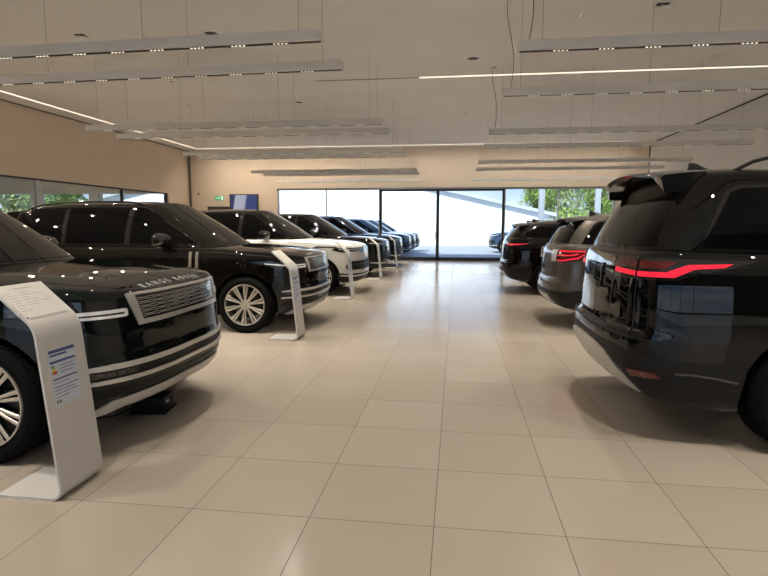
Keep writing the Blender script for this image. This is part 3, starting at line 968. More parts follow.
def windscreen(c, half_b=.75, half_t=.53, zb=1.22, zt=1.80):
    c.cab('windscreen', [[(-half_b, zb), (-half_b*.5, zb-.0), (half_b*.5, zb), (half_b, zb), (half_t, zt-.03), (half_t-.06, zt), (-half_t+.06, zt), (-half_t, zt-.03)]], 'screen_glass', 'front', .004, .008, sgs=(1,))
    return

# ------------------------------------------------------------------ build car types
def build_rr(name='full_size_suv', paint='black_paint'):
    c = Car(name, RR(), paint)
    common_glass(c); windscreen(c)
    c.cab('rear_window', [[(-.70, 1.26), (.70, 1.26), (.58, 1.62), (-.58, 1.62)]], 'car_glass', 'rear', .004, .008, sgs=(1,))
    rr_front(c, 'A'); rr_side(c); rails(c)
    spoiler(c, -2.05, -2.38, .62, 1.725, .06)
    c.ring('tail_light', [[(.76, 1.10), (.92, 1.10), (.92, .62), (.76, .62)]], 'red_lens', .006, .012, rear=True)
    c.ring('tailgate_panel', [[(0, 1.00), (.74, 1.00), (.74, .90), (0, .90)]], 'gloss_black', .006, .012, rear=True)
    add_mirrors(c, .47, 1.215, .93)
    add_wheels(c, 'twin')
    return c

def build_sport(name='sport_suv', paint='white_paint', roof='black_paint'):
    sp = RR(roof_mat=roof)
    c = Car(name, sp, paint)
    common_glass(c); windscreen(c)
    c.cab('rear_window', [[(-.70, 1.26), (.70, 1.26), (.58, 1.62), (-.58, 1.62)]], 'car_glass', 'rear', .004, .008, sgs=(1,))
    rr_front(c, 'B'); rr_side(c, vents=False)
    L = c.low
    def tx(x): return float(L.L[np.argmin(np.abs(L.P[:, 0] - x))])
    c.ring('side_vent', [[(tx(2.02), 1.045), (tx(1.62), 1.055), (tx(1.45), .985), (tx(1.38), .985), (tx(1.60), 1.030), (tx(2.02), 1.025)]], 'gloss_black', .008, .012)
    spoiler(c, -2.05, -2.38, .62, 1.725, .06, roof)
    c.ring('tail_light', [[(.62, 1.06), (1.10, 1.06), (1.10, .96), (.62, .96)]], 'red_lens', .006, .012, rear=True)
    add_mirrors(c, .47, 1.215, .93)
    add_wheels(c, 'twin')
    return c

def build_disco(name='seven_seat_suv', paint='black_paint'):
    sp = RR(
        outline=[(2.45, 0), (2.44, .35), (2.38, .62), (2.26, .82), (2.05, .93), (1.70, .985), (1.1, .995), (0, 1.0), (-1.3, 1.0),
                 (-1.90, .985), (-2.20, .935), (-2.38, .80), (-2.465, .50), (-2.49, 0)],
        rear=[(.24, .34), (.30, .20), (.38, .09), (.47, .03), (.53, .0), (.70, .0), (.745, .005), (.765, .045), (.82, .055), (1.05, .06), (1.22, .072), (1.30, .10), (1.34, .13)],
        side=[(.22, .12), (.28, .06), (.38, .03), (.55, .01), (.75, .0), (.95, .004), (1.10, .012), (1.20, .03), (1.3, .06)],
        top=[(-2.5, 1.31), (-2.2, 1.335), (0, 1.30), (.9, 1.24), (1.4, 1.21), (2.0, 1.16), (2.3, 1.10), (2.45, 1.06)],
        bottom=[(-2.53, .37), (-2.2, .31), (-1.9, .28), (-1.6, .25), (1.8, .25), (2.2, .27), (2.45, .3)],
        cab_base=[(1.18, 0, 1.28), (1.15, .30, 1.28), (1.05, .56, 1.28), (.90, .74, 1.28), (.60, .86, 1.28), (0, .90, 1.28), (-1.0, .91, 1.28), (-1.85, .89, 1.29),
                  (-2.14, .84, 1.29), (-2.30, .70, 1.29), (-2.37, .35, 1.29), (-2.385, 0, 1.29)],
        cab_top=[(.25, 0, 1.82), (.22, .28, 1.815), (.15, .50, 1.80), (.02, .64, 1.79), (-.30, .71, 1.82), (-.65, .745, 1.84), (-1.2, .755, 1.86), (-1.60, .75, 1.87),
                 (-1.82, .72, 1.87), (-1.96, .60, 1.87), (-2.01, .30, 1.875), (-2.02, 0, 1.875)],
        cab_bulge=.03, roof_crown=.06, axles=(1.60, -1.27), wheel_r=.395, track=.855, arch_r=.46)
    c = Car(name, sp, paint)
    common_glass(c, 1.335, 1.77, dict(A=.86, Atop=.06, B0=-.12, B1=-.20, C0=-1.10, C1=-1.17, D=-1.98, Dtop=-1.80))
    windscreen(c, .72, .55, 1.33, 1.78)
    rw = c.cab('rear_window', [[(-.76, 1.355), (.76, 1.355), (.63, 1.74), (-.63, 1.74)]], 'car_glass', 'rear', .004, .008, sgs=(1,))
    # rear pillars in gloss black
    L = c.low
    tot = L.tot
    tr = lambda x: tot - float(L.L[np.argmin(np.abs(L.P[:, 0] - x) + (L.P[:, 1] < .5) * 9)])
    # stepped tail light band in a smoked housing, split at the tailgate edge
    for sg in (1, -1):
        hs = [(a*sg, z) for a, z in [(.46, 1.285), (.79, 1.285), (.79, 1.135), (.48, 1.135)]]
        hs2 = [(a*sg, z) for a, z in [(.805, 1.285), (1.60, 1.275), (1.42, 1.225), (1.26, 1.19), (1.10, 1.145), (.805, 1.130)]]
        def rr_(name, polys, m, o, t, parent=None):
            bm = bmesh.new()
            for poly in polys:
                src = refine_poly([((tot - abs(a)) * (1 if a > 0 else -1), z) for a, z in poly], .04)
                map_solid(bm, src, lambda a, b, oo: L.F(a, b, oo), o, t); src.free()
            return finish(name, bm, m, parent or c.root)
        tl = rr_('tail_light', [hs, hs2], 'lamp_dark', .008, .014)
        rr_('light_bar', [[(a*sg, z) for a, z in [(.50, 1.203), (.785, 1.190), (.785, 1.158), (.50, 1.168)]],
                          [(a*sg, z) for a, z in [(.812, 1.190), (1.03, 1.192), (1.16, 1.242), (1.43, 1.252), (1.38, 1.228), (1.20, 1.214), (1.08, 1.158), (.812, 1.155)]]], 'red_light', .014, .012, tl)
        rr_('lamp_element', [[(a*sg, z) for a, z in [(.50, 1.265), (.785, 1.262), (.785, 1.215), (.50, 1.222)]],
                             [(a*sg, z) for a, z in [(.812, 1.262), (1.10, 1.262), (1.02, 1.212), (.812, 1.210)]]], 'red_lens', .0105, .01, tl)
    c.ring('tailgate_panel', [[(0, 1.285), (.445, 1.285), (.46, 1.135), (0, 1.135)]], 'gloss_black', .008, .014, rear=True)
    c.ring('plate_recess', [[(-.02, 1.10), (.52, 1.10), (.52, .80), (-.02, .80)]], 'gloss_black', .002, .006, rear=True, both=False)
    c.ring('bumper_step', [[(0, .742), (.80, .742), (1.02, .735), (1.02, .722), (.80, .727), (0, .727)]], 'matt_black', .006, .01, rear=True)
    c.ring('lower_bumper', [[(0, .655), (.60, .655), (.90, .63), (1.10, .60), (1.55, .60), (1.52, .345), (1.35, .335), (.86, .335), (.74, .46), (.64, .545), (.50, .595), (0, .625)]], 'matt_black', .006, .014, rear=True)
    c.ring('skid_plate', [[(0, .615), (.30, .610), (.50, .580), (.62, .535), (.72, .46), (.88, .345), (.60, .345), (0, .355)]], 'skid_silver', .014, .02, rear=True)
    c.ring('rear_reflector', [[(.80, .515), (1.00, .512), (1.04, .475), (.82, .470)]], 'red_lens', .016, .012, rear=True)
    c.ring('exhaust_trim', [strip_poly([(1.12, .520), (1.22, .522), (1.38, .505), (1.50, .480)], .014)], 'dark_satin', .014, .010, rear=True)
    c.ring('tailgate_seam', [strip_poly([(.797, 1.30), (.797, .80), (.77, .745)], .007)], 'seam', .0015, .003, rear=True, res=.1)
    t0 = tr(-1.60)
    c.ring('fuel_flap', [strip_poly([(t0 + a, b) for a, b in ell(0, 1.05, .095, .095, 24, 0, 376)], .005)], 'seam', .0015, .003, rear=True, res=.3, both=False)
    rr_side(c, vents=False)
    fr = c.ring('grille', [[(0, 1.02), (.56, 1.02), (.50, .86), (0, .86)]], 'gloss_black', .006, .012)
    c.ring('headlight', [[(.60, 1.03), (1.25, 1.03), (1.20, .92), (.58, .90)]], 'lamp_dark', .008, .012)
    c.ring('bumper_intake', [[(0, .62), (.80, .62), (.90, .46), (0, .46)]], 'matt_black', .006, .012)
    spoiler(c, -1.90, -2.27, .69, 1.90, .08, 'gloss_black', .03)
    rails(c, -.15, -1.72, .66, 1.85, .085)
    fin(c, -1.70, .08)
    add_mirrors(c, .62, 1.30, .91)
    add_wheels(c, 'five')
    return c

def build_compact(name='compact_suv', paint='grey_paint', hz=1.73, lamp='cluster'):
    k = hz
    sp = RR(
        outline=[(2.30, 0), (2.29, .33), (2.23, .60), (2.11, .79), (1.92, .90), (1.6, .945), (1.0, .955), (0, .96), (-1.2, .955),
                 (-1.75, .94), (-2.03, .88), (-2.20, .74), (-2.275, .45), (-2.30, 0)],
        rear=[(.24, .30), (.32, .14), (.42, .04), (.50, .0), (.68, .0), (.74, .035), (.95, .045), (1.12, .06), (1.20, .10), (1.26, .14)],
        top=[(-2.3, 1.20), (-2.0, 1.23), (0, 1.19), (.9, 1.14), (1.4, 1.11), (1.9, 1.06), (2.15, 1.01), (2.3, .97)],
        bottom=[(-2.3, .36), (-1.9, .28), (-1.5, .24), (1.6, .24), (2.0, .25), (2.3, .28)],
        cab_base=[(1.10, 0, 1.17), (1.08, .30, 1.17), (.98, .54, 1.17), (.82, .71, 1.17), (.55, .81, 1.17), (0, .85, 1.17), (-.9, .86, 1.18), (-1.65, .83, 1.19),
                  (-1.95, .77, 1.19), (-2.10, .62, 1.19), (-2.17, .3, 1.19), (-2.18, 0, 1.19)],
        cab_top=[(.18, 0, k-.09), (.15, .26, k-.095), (.08, .46, k-.11), (-.05, .58, k-.11), (-.32, .64, k-.10), (-.65, .665, k-.095), (-1.1, .67, k-.10), (-1.45, .65, k-.115),
                 (-1.68, .60, k-.13), (-1.82, .48, k-.13), (-1.87, .25, k-.125), (-1.88, 0, k-.12)],
        cab_bulge=.028, roof_crown=.065, axles=(1.40, -1.34), wheel_r=.37, track=.82, arch_r=.425)
    c = Car(name, sp, paint)
    common_glass(c, 1.225, k-.165, dict(A=.80, Atop=-.02, B0=-.15, B1=-.22, C0=-1.02, C1=-1.09, D=-1.86, Dtop=-1.66))
    windscreen(c, .68, .50, 1.21, k-.14)
    c.cab('rear_window', [[(-.68, 1.25), (.68, 1.25), (.56, k-.19), (-.56, k-.19)]], 'car_glass', 'rear', .004, .008, sgs=(1,))
    L = c.low; tot = L.tot
    def rr_(name, polys, m, o, t, parent=None):
        bm = bmesh.new()
        for poly in polys:
            src = refine_poly([((tot - abs(a)) * (1 if a > 0 else -1), z) for a, z in poly], .04)
            map_solid(bm, src, lambda a, b, oo: L.F(a, b, oo), o, t); src.free()
        return finish(name, bm, m, parent or c.root)
    for sg in (1, -1):
        if lamp == 'cluster':
            tl = rr_('tail_light', [[(a*sg, z) for a, z in [(.50, 1.150), (.90, 1.155), (1.30, 1.150), (1.12, 1.03), (.86, .985), (.52, .985)]]], 'red_lens', .010, .016)
            rr_('light_bar', [[(a*sg, z) for a, z in strip_poly([(.75, 1.135), (1.22, 1.138), (1.08, 1.045), (.86, 1.005), (.75, 1.005)], .018)],
                              [(a*sg, z) for a, z in strip_poly([(.74, 1.075), (.98, 1.08), (1.08, 1.10)], .014)]], 'red_light', .017, .012, tl)
            rr_('reversing_lamp', [[(a*sg, z) for a, z in [(.50, 1.150), (.70, 1.152), (.68, .985), (.52, .985)]]], 'clear_lens', .015, .014, tl)
        else:
            tl = rr_('tail_light', [[(a*sg, z) for a, z in [(.40, 1.13), (.95, 1.13), (1.35, 1.12), (1.05, 1.08), (.80, 1.06), (.40, 1.065)]]], 'lamp_dark', .010, .016)
            rr_('light_bar', [[(a*sg, z) for a, z in [(.60, 1.095), (.95, 1.108), (1.24, 1.112), (1.02, 1.088), (.80, 1.072), (.60, 1.075)]]], 'red_light', .016, .012, tl)
    c.ring('lower_bumper', [[(0, .56), (.95, .56), (1.30, .62), (1.34, .34), (.90, .33), (0, .36)]], 'matt_black', .006, .014, rear=True)
    c.ring('skid_plate', [[(0, .49), (.50, .49), (.62, .37), (0, .38)]], 'skid_silver', .014, .02, rear=True)
    c.ring('tailgate_seam', [strip_poly([(.72, 1.16), (.72, .80), (.66, .70), (0, .70)], .006)], 'seam', .0015, .003, rear=True, res=.1)
    rr_side(c, vents=False)
    c.ring('grille', [[(0, .97), (.50, .97), (.46, .83), (0, .83)]], 'gloss_black', .006, .012)
    c.ring('headlight', [[(.54, .98), (1.15, .98), (1.10, .88), (.52, .86)]], 'lamp_dark', .008, .012)
    c.ring('bumper_intake', [[(0, .60), (.74, .60), (.82, .45), (0, .45)]], 'matt_black', .006, .012)
    spoiler(c, -1.78, -2.04, .58, k-.115, .05, 'gloss_black', .04)
    fin(c, -1.55, .07)
    add_mirrors(c, .56, 1.18, .87)
    add_wheels(c, 'five')
    return c

def copy_car(src, remap=None):
    """copy a whole thing (Empty, parts, sub-parts); remap swaps named materials"""
    remap = remap or {}
    done = {}
    def cp(o, parent):
        n = o.copy()
        if o.data is not None and remap and o.type == 'MESH' and any(m and m.name in remap for m in o.data.materials):
            if o.data.name not in done:
                me = o.data.copy()
                for i, m in enumerate(me.materials):
                    if m and m.name in remap: me.materials[i] = remap[m.name]
                done[o.data.name] = me
            n.data = done[o.data.name]
        COL.objects.link(n)
        n.parent = parent
        for ch in o.children: cp(ch, n)
        return n
    return cp(src, None)

# ------------------------------------------------------------------ place the cars
XF = -1.93
def front_at(root, x, y, front=2.50, rz=0): root.location = (x - front, y, 0); root.rotation_euler = (0, 0, rz)
NAME = {k: v.name for k, v in M.items()}
rr = build_rr()
car1 = rr.root
front_at(car1, XF, 1.32)
tag(car1, 'near-black SUV with lettered bonnet, nearest on the left, cut off by the photo edge', 'car', 'cars in the left row')
# the nearest one has a greener black than the next
car2 = copy_car(car1, {NAME['black_paint']: M['bronze_black_paint']})
front_at(car2, XF, 5.54)
tag(car2, 'brown-black SUV second in the left row, its whole front wheel visible', 'car', 'cars in the left row')
for o in [car1] + list(car1.children_recursive):
    if o.type == 'MESH':
        for i, m in enumerate(o.data.materials):
            if m == M['black_paint']: o.data.materials[i] = M['green_black_paint']
for r in (car1, car2):
    for ch in r.children:
        if ch.name.startswith('side_vent'): tag(ch, 'pair of silver upright vent bars')
        if ch.name.startswith('skid_plate'): tag(ch, 'silver skid plate')
sport = build_sport()
car3 = sport.root; front_at(car3, XF, 9.62)
tag(car3, 'white SUV with black roof, third in the left row', 'car', 'cars in the left row')
car4 = copy_car(car3, {NAME['white_paint']: M['black_paint']}); front_at(car4, XF, 13.70)
tag(car4, 'black SUV, fourth in the left row, just beyond the white one', 'car', 'cars in the left row')
car5 = copy_car(car3, {NAME['white_paint']: M['sky_tint_paint'], NAME['black_paint']: M['sky_tint_paint']}); front_at(car5, XF, 17.75)
tag(car5, 'dark SUV with blue sky reflection put into its colour, last in the left row and closest to the glass doors', 'car', 'cars in the left row')
r1 = build_disco().root
r1.location = (1.18 + 2.49, 2.12, 0)
tag(r1, 'large black SUV on the right with lit red tail light band and silver skid plate', 'car', 'cars in the right row')
r2 = build_compact('compact_suv', 'grey_paint').root
r2.location = (1.42 + 2.30, 6.22, 0)
tag(r2, 'brown-grey compact SUV showing a red tail light cluster, middle of the right row', 'car', 'cars in the right row')
r3 = build_compact('compact_suv', 'bronze_black_paint', 1.66, 'slim').root
r3.location = (1.12 + 2.30, 10.35, 0)
tag(r3, 'black SUV with slim red tail light, furthest of the right row', 'car', 'cars in the right row')
r4 = copy_car(r3, {NAME['bronze_black_paint']: M['black_paint']})
r4.location = (1.50 + 2.30, 14.4, 0)
tag(r4, 'mostly hidden black SUV nearest the back windows on the right', 'car', 'cars in the right row')
# outside
outs = []
for i, (y, lab) in enumerate(((23.6, 'dark SUV with sky reflection painted blue-grey, parked outdoors just beyond the glass doors, nearest of the outdoor left line'),
                              (26.6, 'dark SUV with sky reflection painted blue-grey, parked outdoors, second in the outdoor left line'),
                              (29.6, 'dark SUV with sky reflection painted blue-grey, parked outdoors, furthest of the outdoor left line'))):
    o = copy_car(car3, {NAME['white_paint']: M['pale_sky_tint_paint'], NAME['black_paint']: M['pale_sky_tint_paint']})
    front_at(o, XF - .15, y); o.location.z = -0.03
    tag(o, lab, 'car', 'cars parked outside'); outs.append(o)
o = copy_car(car3, {NAME['white_paint']: M['pale_sky_tint_paint'], NAME['black_paint']: M['sky_tint_paint']})
o.location = (1.95 + 2.5, 29.3, -0.03); o.rotation_euler = (0, 0, PI)
tag(o, 'dark SUV with sky reflection painted blue, parked outdoors on the right, seen through the right door pane', 'car', 'cars parked outside')

# ------------------------------------------------------------------ display stands
def stand(x, y, W=.35):
    """bent sheet steel stand: foot, upright, sloping reading panel"""
    root = empty('price_stand', (x, y, 0))
    T = .014
    raw = [(-.40, 0), (-.30, 0), (-.045, 0), (-.012, .006), (0, .04), (-.004, .20), (-.052, .86), (-.058, .93), (-.068, .965), (-.085, .985), (-.31, 1.155)]
    # dense centreline
    def cr(P, n=5):
        out = []
        for i in range(len(P)-1):
            p0 = Vector(P[max(0, i-1)]); p1 = Vector(P[i]); p2 = Vector(P[i+1]); p3 = Vector(P[min(len(P)-1, i+2)])
            for k in range(n):
                t = k/n; out.append(0.5*((2*p1)+(-p0+p2)*t+(2*p0-5*p1+4*p2-p3)*t*t+(-p0+3*p1-3*p2+p3)*t**3))
        out.append(Vector(P[-1])); return out
    C = []
    # piecewise: straight foot, bend arc, straight upright, bend arc, straight panel
    C += [Vector((-.40, 0)), Vector((-.07, 0))]
    for k in range(1, 9):
        a = k/8*PI/2; C.append(Vector((-.07 + .065*math.sin(a), .065*(1-math.cos(a)))))
    C.append(Vector((-.088, .885)))
    for k in range(1, 9):
        u = k/8; a = Vector((-.088, .885)); b = Vector((-.092, .95)); d = Vector((-.135, .99))
        C.append(a*(1-u)**2 + b*2*u*(1-u) + d*u*u)
    C.append(Vector((-.335, 1.165)))
    bm = bmesh.new()
    A = []
    for i, p in enumerate(C):
        d = (C[min(i+1, len(C)-1)] - C[max(0, i-1)]).normalized(); n = Vector((-d.y, d.x))
        q = p + n*T     # inner side
        ps = [p, q]
        row = []
        for (cx, cz), ys in ((p, (0.0, W)), (q, (W, 0.0))):
            for yy in ys: row.append(bm.verts.new((cx, yy, cz + .001)))
        A.append(row)
    for a, b in zip(A, A[1:]):
        for k in range(4): bm.faces.new((a[k], a[(k+1) % 4], b[(k+1) % 4], b[k]))
    bm.faces.new(A[0]); bm.faces.new(A[-1][::-1])
    es = [e for e in bm.edges if all(v.co.y < 1e-5 for v in e.verts) or all(v.co.y > W-1e-5 for v in e.verts)]
    st = finish('bent_frame', bm, 'stand_white', root, angle=30)
    # panel frame of reference: outer face of the reading panel
    a = Vector((-.135, .99)); b = Vector((-.335, 1.165)); d = (b-a).normalized(); n = Vector((d.y, -d.x))
    if n.x < 0: n = -n
    def pan(u, v, o):  # u along y, v up the slope
        q = a + d*v + n*(o+.001); return Vector((q.x, u, q.y + .001))
    Lp = (b-a).length
    def quad(bm, fn, u0, u1, v0, v1, o, t=.0012):
        vs = [bm.verts.new(fn(u, v, oo)) for oo in (o, o-t) for u, v in ((u0, v0), (u1, v0), (u1, v1), (u0, v1))]
        for q in ((0,1,2,3), (7,6,5,4), (0,4,5,1), (1,5,6,2), (2,6,7,3), (3,7,4,0)): bm.faces.new([vs[k] for k in q])
    bm = bmesh.new(); quad(bm, pan, .012, W-.012, .015, Lp-.008, .0015)
    pp = finish('price_sheet', bm, 'paper', root, False)
    bm = bmesh.new()
    quad(bm, pan, .11, .24, Lp-.037, Lp-.031, .0022)
    rnd = random.Random(3)
    for k in range(8):
        v = Lp-.065 - k*.019
        quad(bm, pan, .035, .035 + rnd.choice((.04, .06, .07)), v, v+.003, .0022)
        if k < 6: quad(bm, pan, .12, .12 + rnd.choice((.05, .07, .09, .16)), v, v+.003, .0022)
        if k in (1, 3, 4): quad(bm, pan, .25, .25+rnd.choice((.03, .05)), v, v+.003, .0022)
    finish('printed_lines', bm, 'ink_light', pp, False)
    bm = bmesh.new()
    quad(bm, pan, .035, .3, .006, .008, .0016)
    finish('fold_line', bm, 'ink_light', pp, False)
    bm = bmesh.new()
    p0 = pan(.022, .022, 0); p1 = pan(.022, .022, .004); bm_cyl(bm, p0, p1, .004, seg=10)
    finish('sheet_clip', bm, 'dark_plastic', root)
    # upright frame of reference
    a2 = Vector((-.005, .065)); b2 = Vector((-.088, .885)); d2 = (b2-a2).normalized(); n2 = Vector((d2.y, -d2.x))
    if n2.x < 0: n2 = -n2
    def up(u, v, o):
        q = a2 + d2*v + n2*(o); return Vector((q.x, u, q.y + .001))
    def lab(u, v, o): return up(.055 + (u-.095)*1.1, .445 + (v-.535)*1.19, o)
    bm = bmesh.new(); quad(bm, lab, .095, .285, .535, .80, .002)
    lb = finish('energy_label', bm, 'label_blue', root, False)
    bm = bmesh.new()
    for (u0, u1, v0, v1) in ((.100, .280, .780, .795), (.105, .220, .765, .774), (.100, .280, .733, .744), (.105, .275, .655, .662), (.105, .275, .620, .624), (.16, .275, .700, .703),
                             (.105, .22, .640, .643), (.105, .25, .605, .608), (.105, .27, .590, .593), (.105, .20, .575, .578), (.16, .26, .715, .718), (.16, .25, .685, .688)):
        quad(bm, lab, u0, u1, v0, v1, .0028)
    finish('label_print', bm, 'ink_blue', lb, False)
    for k, m in enumerate(('lbl_green', 'lbl_yellow', 'lbl_red')):
        bm = bmesh.new(); quad(bm, lab, .107, .124 + k*.008, .712 - k*.014, .724 - k*.014, .0028)
        finish('rating_arrow', bm, m, lb, False)
    bm = bmesh.new(); quad(bm, lab, .107, .12, .548, .563, .0028); quad(bm, lab, .125, .14, .548, .563, .0028)
    finish('label_symbol', bm, 'ink', lb, False)
    return root
s1 = stand(-2.005, -.035)
tag(s1, 'white bent-metal price stand nearest the camera, beside the front of the nearest black car', 'price stand', 'white price stands')
for (x, y, lab) in ((-1.935, 4.15, 'white bent-metal price stand in front of the brown-black car with the visible wheel'),
                    (-2.00, 8.14, 'white bent-metal price stand in front of the white car'),
                    (-1.98, 12.25, 'white bent-metal price stand in front of the black car beyond the white one'),
                    (-1.97, 16.25, 'white bent-metal price stand furthest away, by the sky-tinted dark car near the glass doors')):
    s = copy_car(s1); s.location = (x, y, 0); tag(s, lab, 'price stand', 'white price stands')

# charger box on the floor under the nearest car
root = empty('battery_charger', (-2.36, 1.40, 0)); root.rotation_euler = (0, 0, .15)
tag(root, 'small black battery charger box on the tiles under the nearest car front', 'charger')
bm = bmesh.new(); bm_box(bm, -.10, .15, -.09, .13, .012, .13, .012)
bm_box(bm, -.12, .17, -.11, .15, 0.001, .014, .003)
finish('charger_case', bm, 'matt_black', root)
bm = bmesh.new(); bm_box(bm, .148, .155, -.04, .02, .07, .095, .002)
finish('charger_label', bm, 'satin_silver', root)
bm = bmesh.new()
pts = [(-.08 - .24*math.sin(k/12*PI)*.9 - k*.012, -.10 - .10*math.sin(k/12*2*PI), .012 + .05*math.sin(k/12*PI)*0) for k in range(13)]
bm_tube(bm, [(-.09, 0, .05), (-.14, -.02, .02)] + [(p[0]-.06, p[1], .010) for p in pts[1:]], .007, 8)
finish('charger_cable', bm, 'matt_black', root)

# ------------------------------------------------------------------ room shell
XL, XR, YB, YN, ZC = -11.9, 7.72, 20.78, -9.0, 4.79
XO = -24.0
def struct(o): o['kind'] = 'structure'; return o
# floor: one slab, and its tile grid follows object coordinates
fl = struct(box('floor', XO, XR, YN, YB, -.2, 0, 'tiles', smooth=False))
# ceiling with recessed slot trims
ce = struct(box('ceiling', XO, XR, YN, YB+.3, ZC, ZC+.3, 'ceiling', smooth=False))
# back wall with window opening: x from -7.78 to 6.55, height 3.06
WX0, WX1, WT = -7.78, 6.56, 3.07
bm = bmesh.new()
bm_box(bm, XL-.4, WX0, YB, YB+.3, 0, ZC); bm_box(bm, XO, XL-.4, YB, YB+.3, 0, .8); bm_box(bm, XO, XL-.4, YB, YB+.3, 2.93, ZC)
for x in (-23.6, -19.6, -16.6): bm_box(bm, x-.25, x+.25, YB, YB+.3, .8, 2.93)
bm_box(bm, WX1, XR, YB, YB+.3, 0, ZC); bm_box(bm, WX0, WX1, YB, YB+.3, WT, ZC)
struct(finish('wall_back', bm, 'wall', None, False))
# left wall with interior glazing
GY0, GY1, GT = 3.6, 18.95, 2.82
bm = bmesh.new()
bm_box(bm, XL-.2, XL, YN, GY0, 0, ZC); bm_box(bm, XL-.2, XL, GY1, YB, 0, ZC); bm_box(bm, XL-.2, XL, GY0, GY1, GT, ZC)
struct(finish('wall_left', bm, 'wall', None, False))
struct(box('wall_right', XR, XR+.2, YN, YB+.3, 0, ZC, 'wall_right', smooth=False))
# near wall behind the camera with a glazed front
bm = bmesh.new()
bm_box(bm, XO, -8.5, YN-.2, YN, 0, ZC); bm_box(bm, 5.5, XR+.2, YN-.2, YN, 0, ZC); bm_box(bm, -8.5, 5.5, YN-.2, YN, 3.0, ZC)
struct(finish('wall_front', bm, 'wall_dark', None, False))
bm = bmesh.new()
for k in range(6):
    x = -8.5 + 14*k/5; bm_box(bm, x-.04, x+.04, YN-.14, YN-.04, 0, 3.0)
bm_box(bm, -8.5, 5.5, YN-.14, YN-.04, 0, .08); bm_box(bm, -8.5, 5.5, YN-.14, YN-.04, 2.92, 3.0)
w9 = struct(finish('window_4', bm, 'frame_dark', None, False))
bm = bmesh.new(); bm_box(bm, -8.5, 5.5, YN-.10, YN-.09, .08, 2.92); finish('window_pane', bm, 'pane', w9, False)
# office beyond the left glazing
bm = bmesh.new()
bm_box(bm, XO-.2, XO, YN, 9.2, 0, ZC); bm_box(bm, XO-.2, XO, 9.2, YB, 0, .9)
bm_box(bm, XO-.2, XO, 9.2, YB, 2.72, ZC)
for y in (12.4, 15.8, 19.5): bm_box(bm, XO-.2, XO, y-.25, y+.25, .9, 2.72)
struct(finish('wall_office', bm, 'wall', None, False))
struct(box('ceiling_office', XO, XL-.2, GY0-3, YB, 3.75, 3.85, 'ceiling', smooth=False))
g = struct(box('window_1', XL-.11, XL-.10, GY0, GY1, 0.06, GT-.04, 'pane_grey', smooth=False))
bm = bmesh.new()
for y in (GY0+.02, 7.8, 15.9, GY1-.03): bm_box(bm, XL-.15, XL-.05, y-.03, y+.03, 0, GT)
bm_box(bm, XL-.15, XL-.05, GY0, GY1, GT-.05, GT); bm_box(bm, XL-.15, XL-.05, GY0, GY1, 0, .06)
finish('window_frame', bm, 'frame_dark', g, False)
box('glass_joint', XL-.14, XL-.06, 11.80, 12.0, .06, GT-.05, 'frame_light', g, smooth=False)

# back windows: pale framed panes left and right, dark framed sliding doors in the middle
def window(name, x0, x1, mull, fm, w=.045):
    bm = bmesh.new()
    for x in [x0 + w/2] + mull + [x1 - w/2]: bm_box(bm, x-w/2, x+w/2, YB+.06, YB+.16, 0, WT)
    bm_box(bm, x0, x1, YB+.06, YB+.16, WT-w, WT); bm_box(bm, x0, x1, YB+.06, YB+.16, 0, w)
    f = struct(finish(name, bm, fm, None, False))
    xs = [x0] + mull + [x1]
    for a, b in zip(xs, xs[1:]):
        box('window_pane', a+w/2, b-w/2, YB+.105, YB+.115, w, WT-w, 'pane', f, smooth=False)
    return f
window('window_2', WX0, -3.22, [-5.60], 'frame_light')
window('window_3', 2.06, WX1, [4.25], 'frame_light')
# doors
DX0, DX1 = -3.22, 2.06
bm = bmesh.new()
for x, w in ((DX0+.045, .09), (-.72, .13), (DX1-.045, .09)): bm_box(bm, x-w/2, x+w/2, YB+.02, YB+.16, 0, WT-.02)
bm_box(bm, DX0, DX1, YB+.02, YB+.16, WT-.11, WT-.02); bm_box(bm, DX0, DX1, YB+.02, YB+.16, 0, .15)
dr = struct(finish('door_1', bm, 'frame_dark', None, False))
for a, b in ((DX0+.09, -.785), (-.655, DX1-.09)):
    box('door_pane', a, b, YB+.10, YB+.11, .15, WT-.11, 'pane', dr, smooth=False)
bm = bmesh.new()
bm_box(bm, -.83, -.80, YB-.03, YB+.02, .95, 1.25, .005)
finish('door_handle', bm, 'satin_silver', dr)
struct(box('trim_1', WX0-.03, WX1+.03, YB-.012, YB+.03, WT, WT+.035, 'skirting', smooth=False))
# light reveal post at the right end of the windows
struct(box('trim_2', WX1-.17, WX1-.02, YB-.01, YB+.05, 0, WT, 'frame_light', smooth=False))
# shadow gaps where walls meet ceiling and in the corners
bm = bmesh.new(); bm_box(bm, XR-.035, XR, YN, YB, ZC-.03, ZC-.004); bm_box(bm, XR-.03, XR, YB-.03, YB, 0, ZC-.03)
struct(finish('trim_3', bm, 'gap', None, False))
bm = bmesh.new(); bm_box(bm, XL, XL+.05, YN, YB, ZC-.04, ZC-.004)
struct(finish('trim_4', bm, 'skirting', None, False))
bm = bmesh.new(); bm_cyl(bm, (XL+.09, YB-.06, 0), (XL+.09, YB-.06, ZC), .035, seg=12)
pc = finish('corner_pipe', bm, 'dark_satin', None)
tag(pc, 'thin dark vertical pipe in the far left corner of the showroom', 'pipe')
for nm, a in (('baseboard_left', (XL, XL+.015, YN, GY0)), ('baseboard_right', (XR-.015, XR, YN, YB-.04))):
    struct(box(nm, a[0], a[1], a[2], a[3], 0.002, .09, 'skirting', smooth=False))
struct(box('baseboard_back', XL+.15, WX0, YB-.015, YB, 0.002, .09, 'skirting', smooth=False))

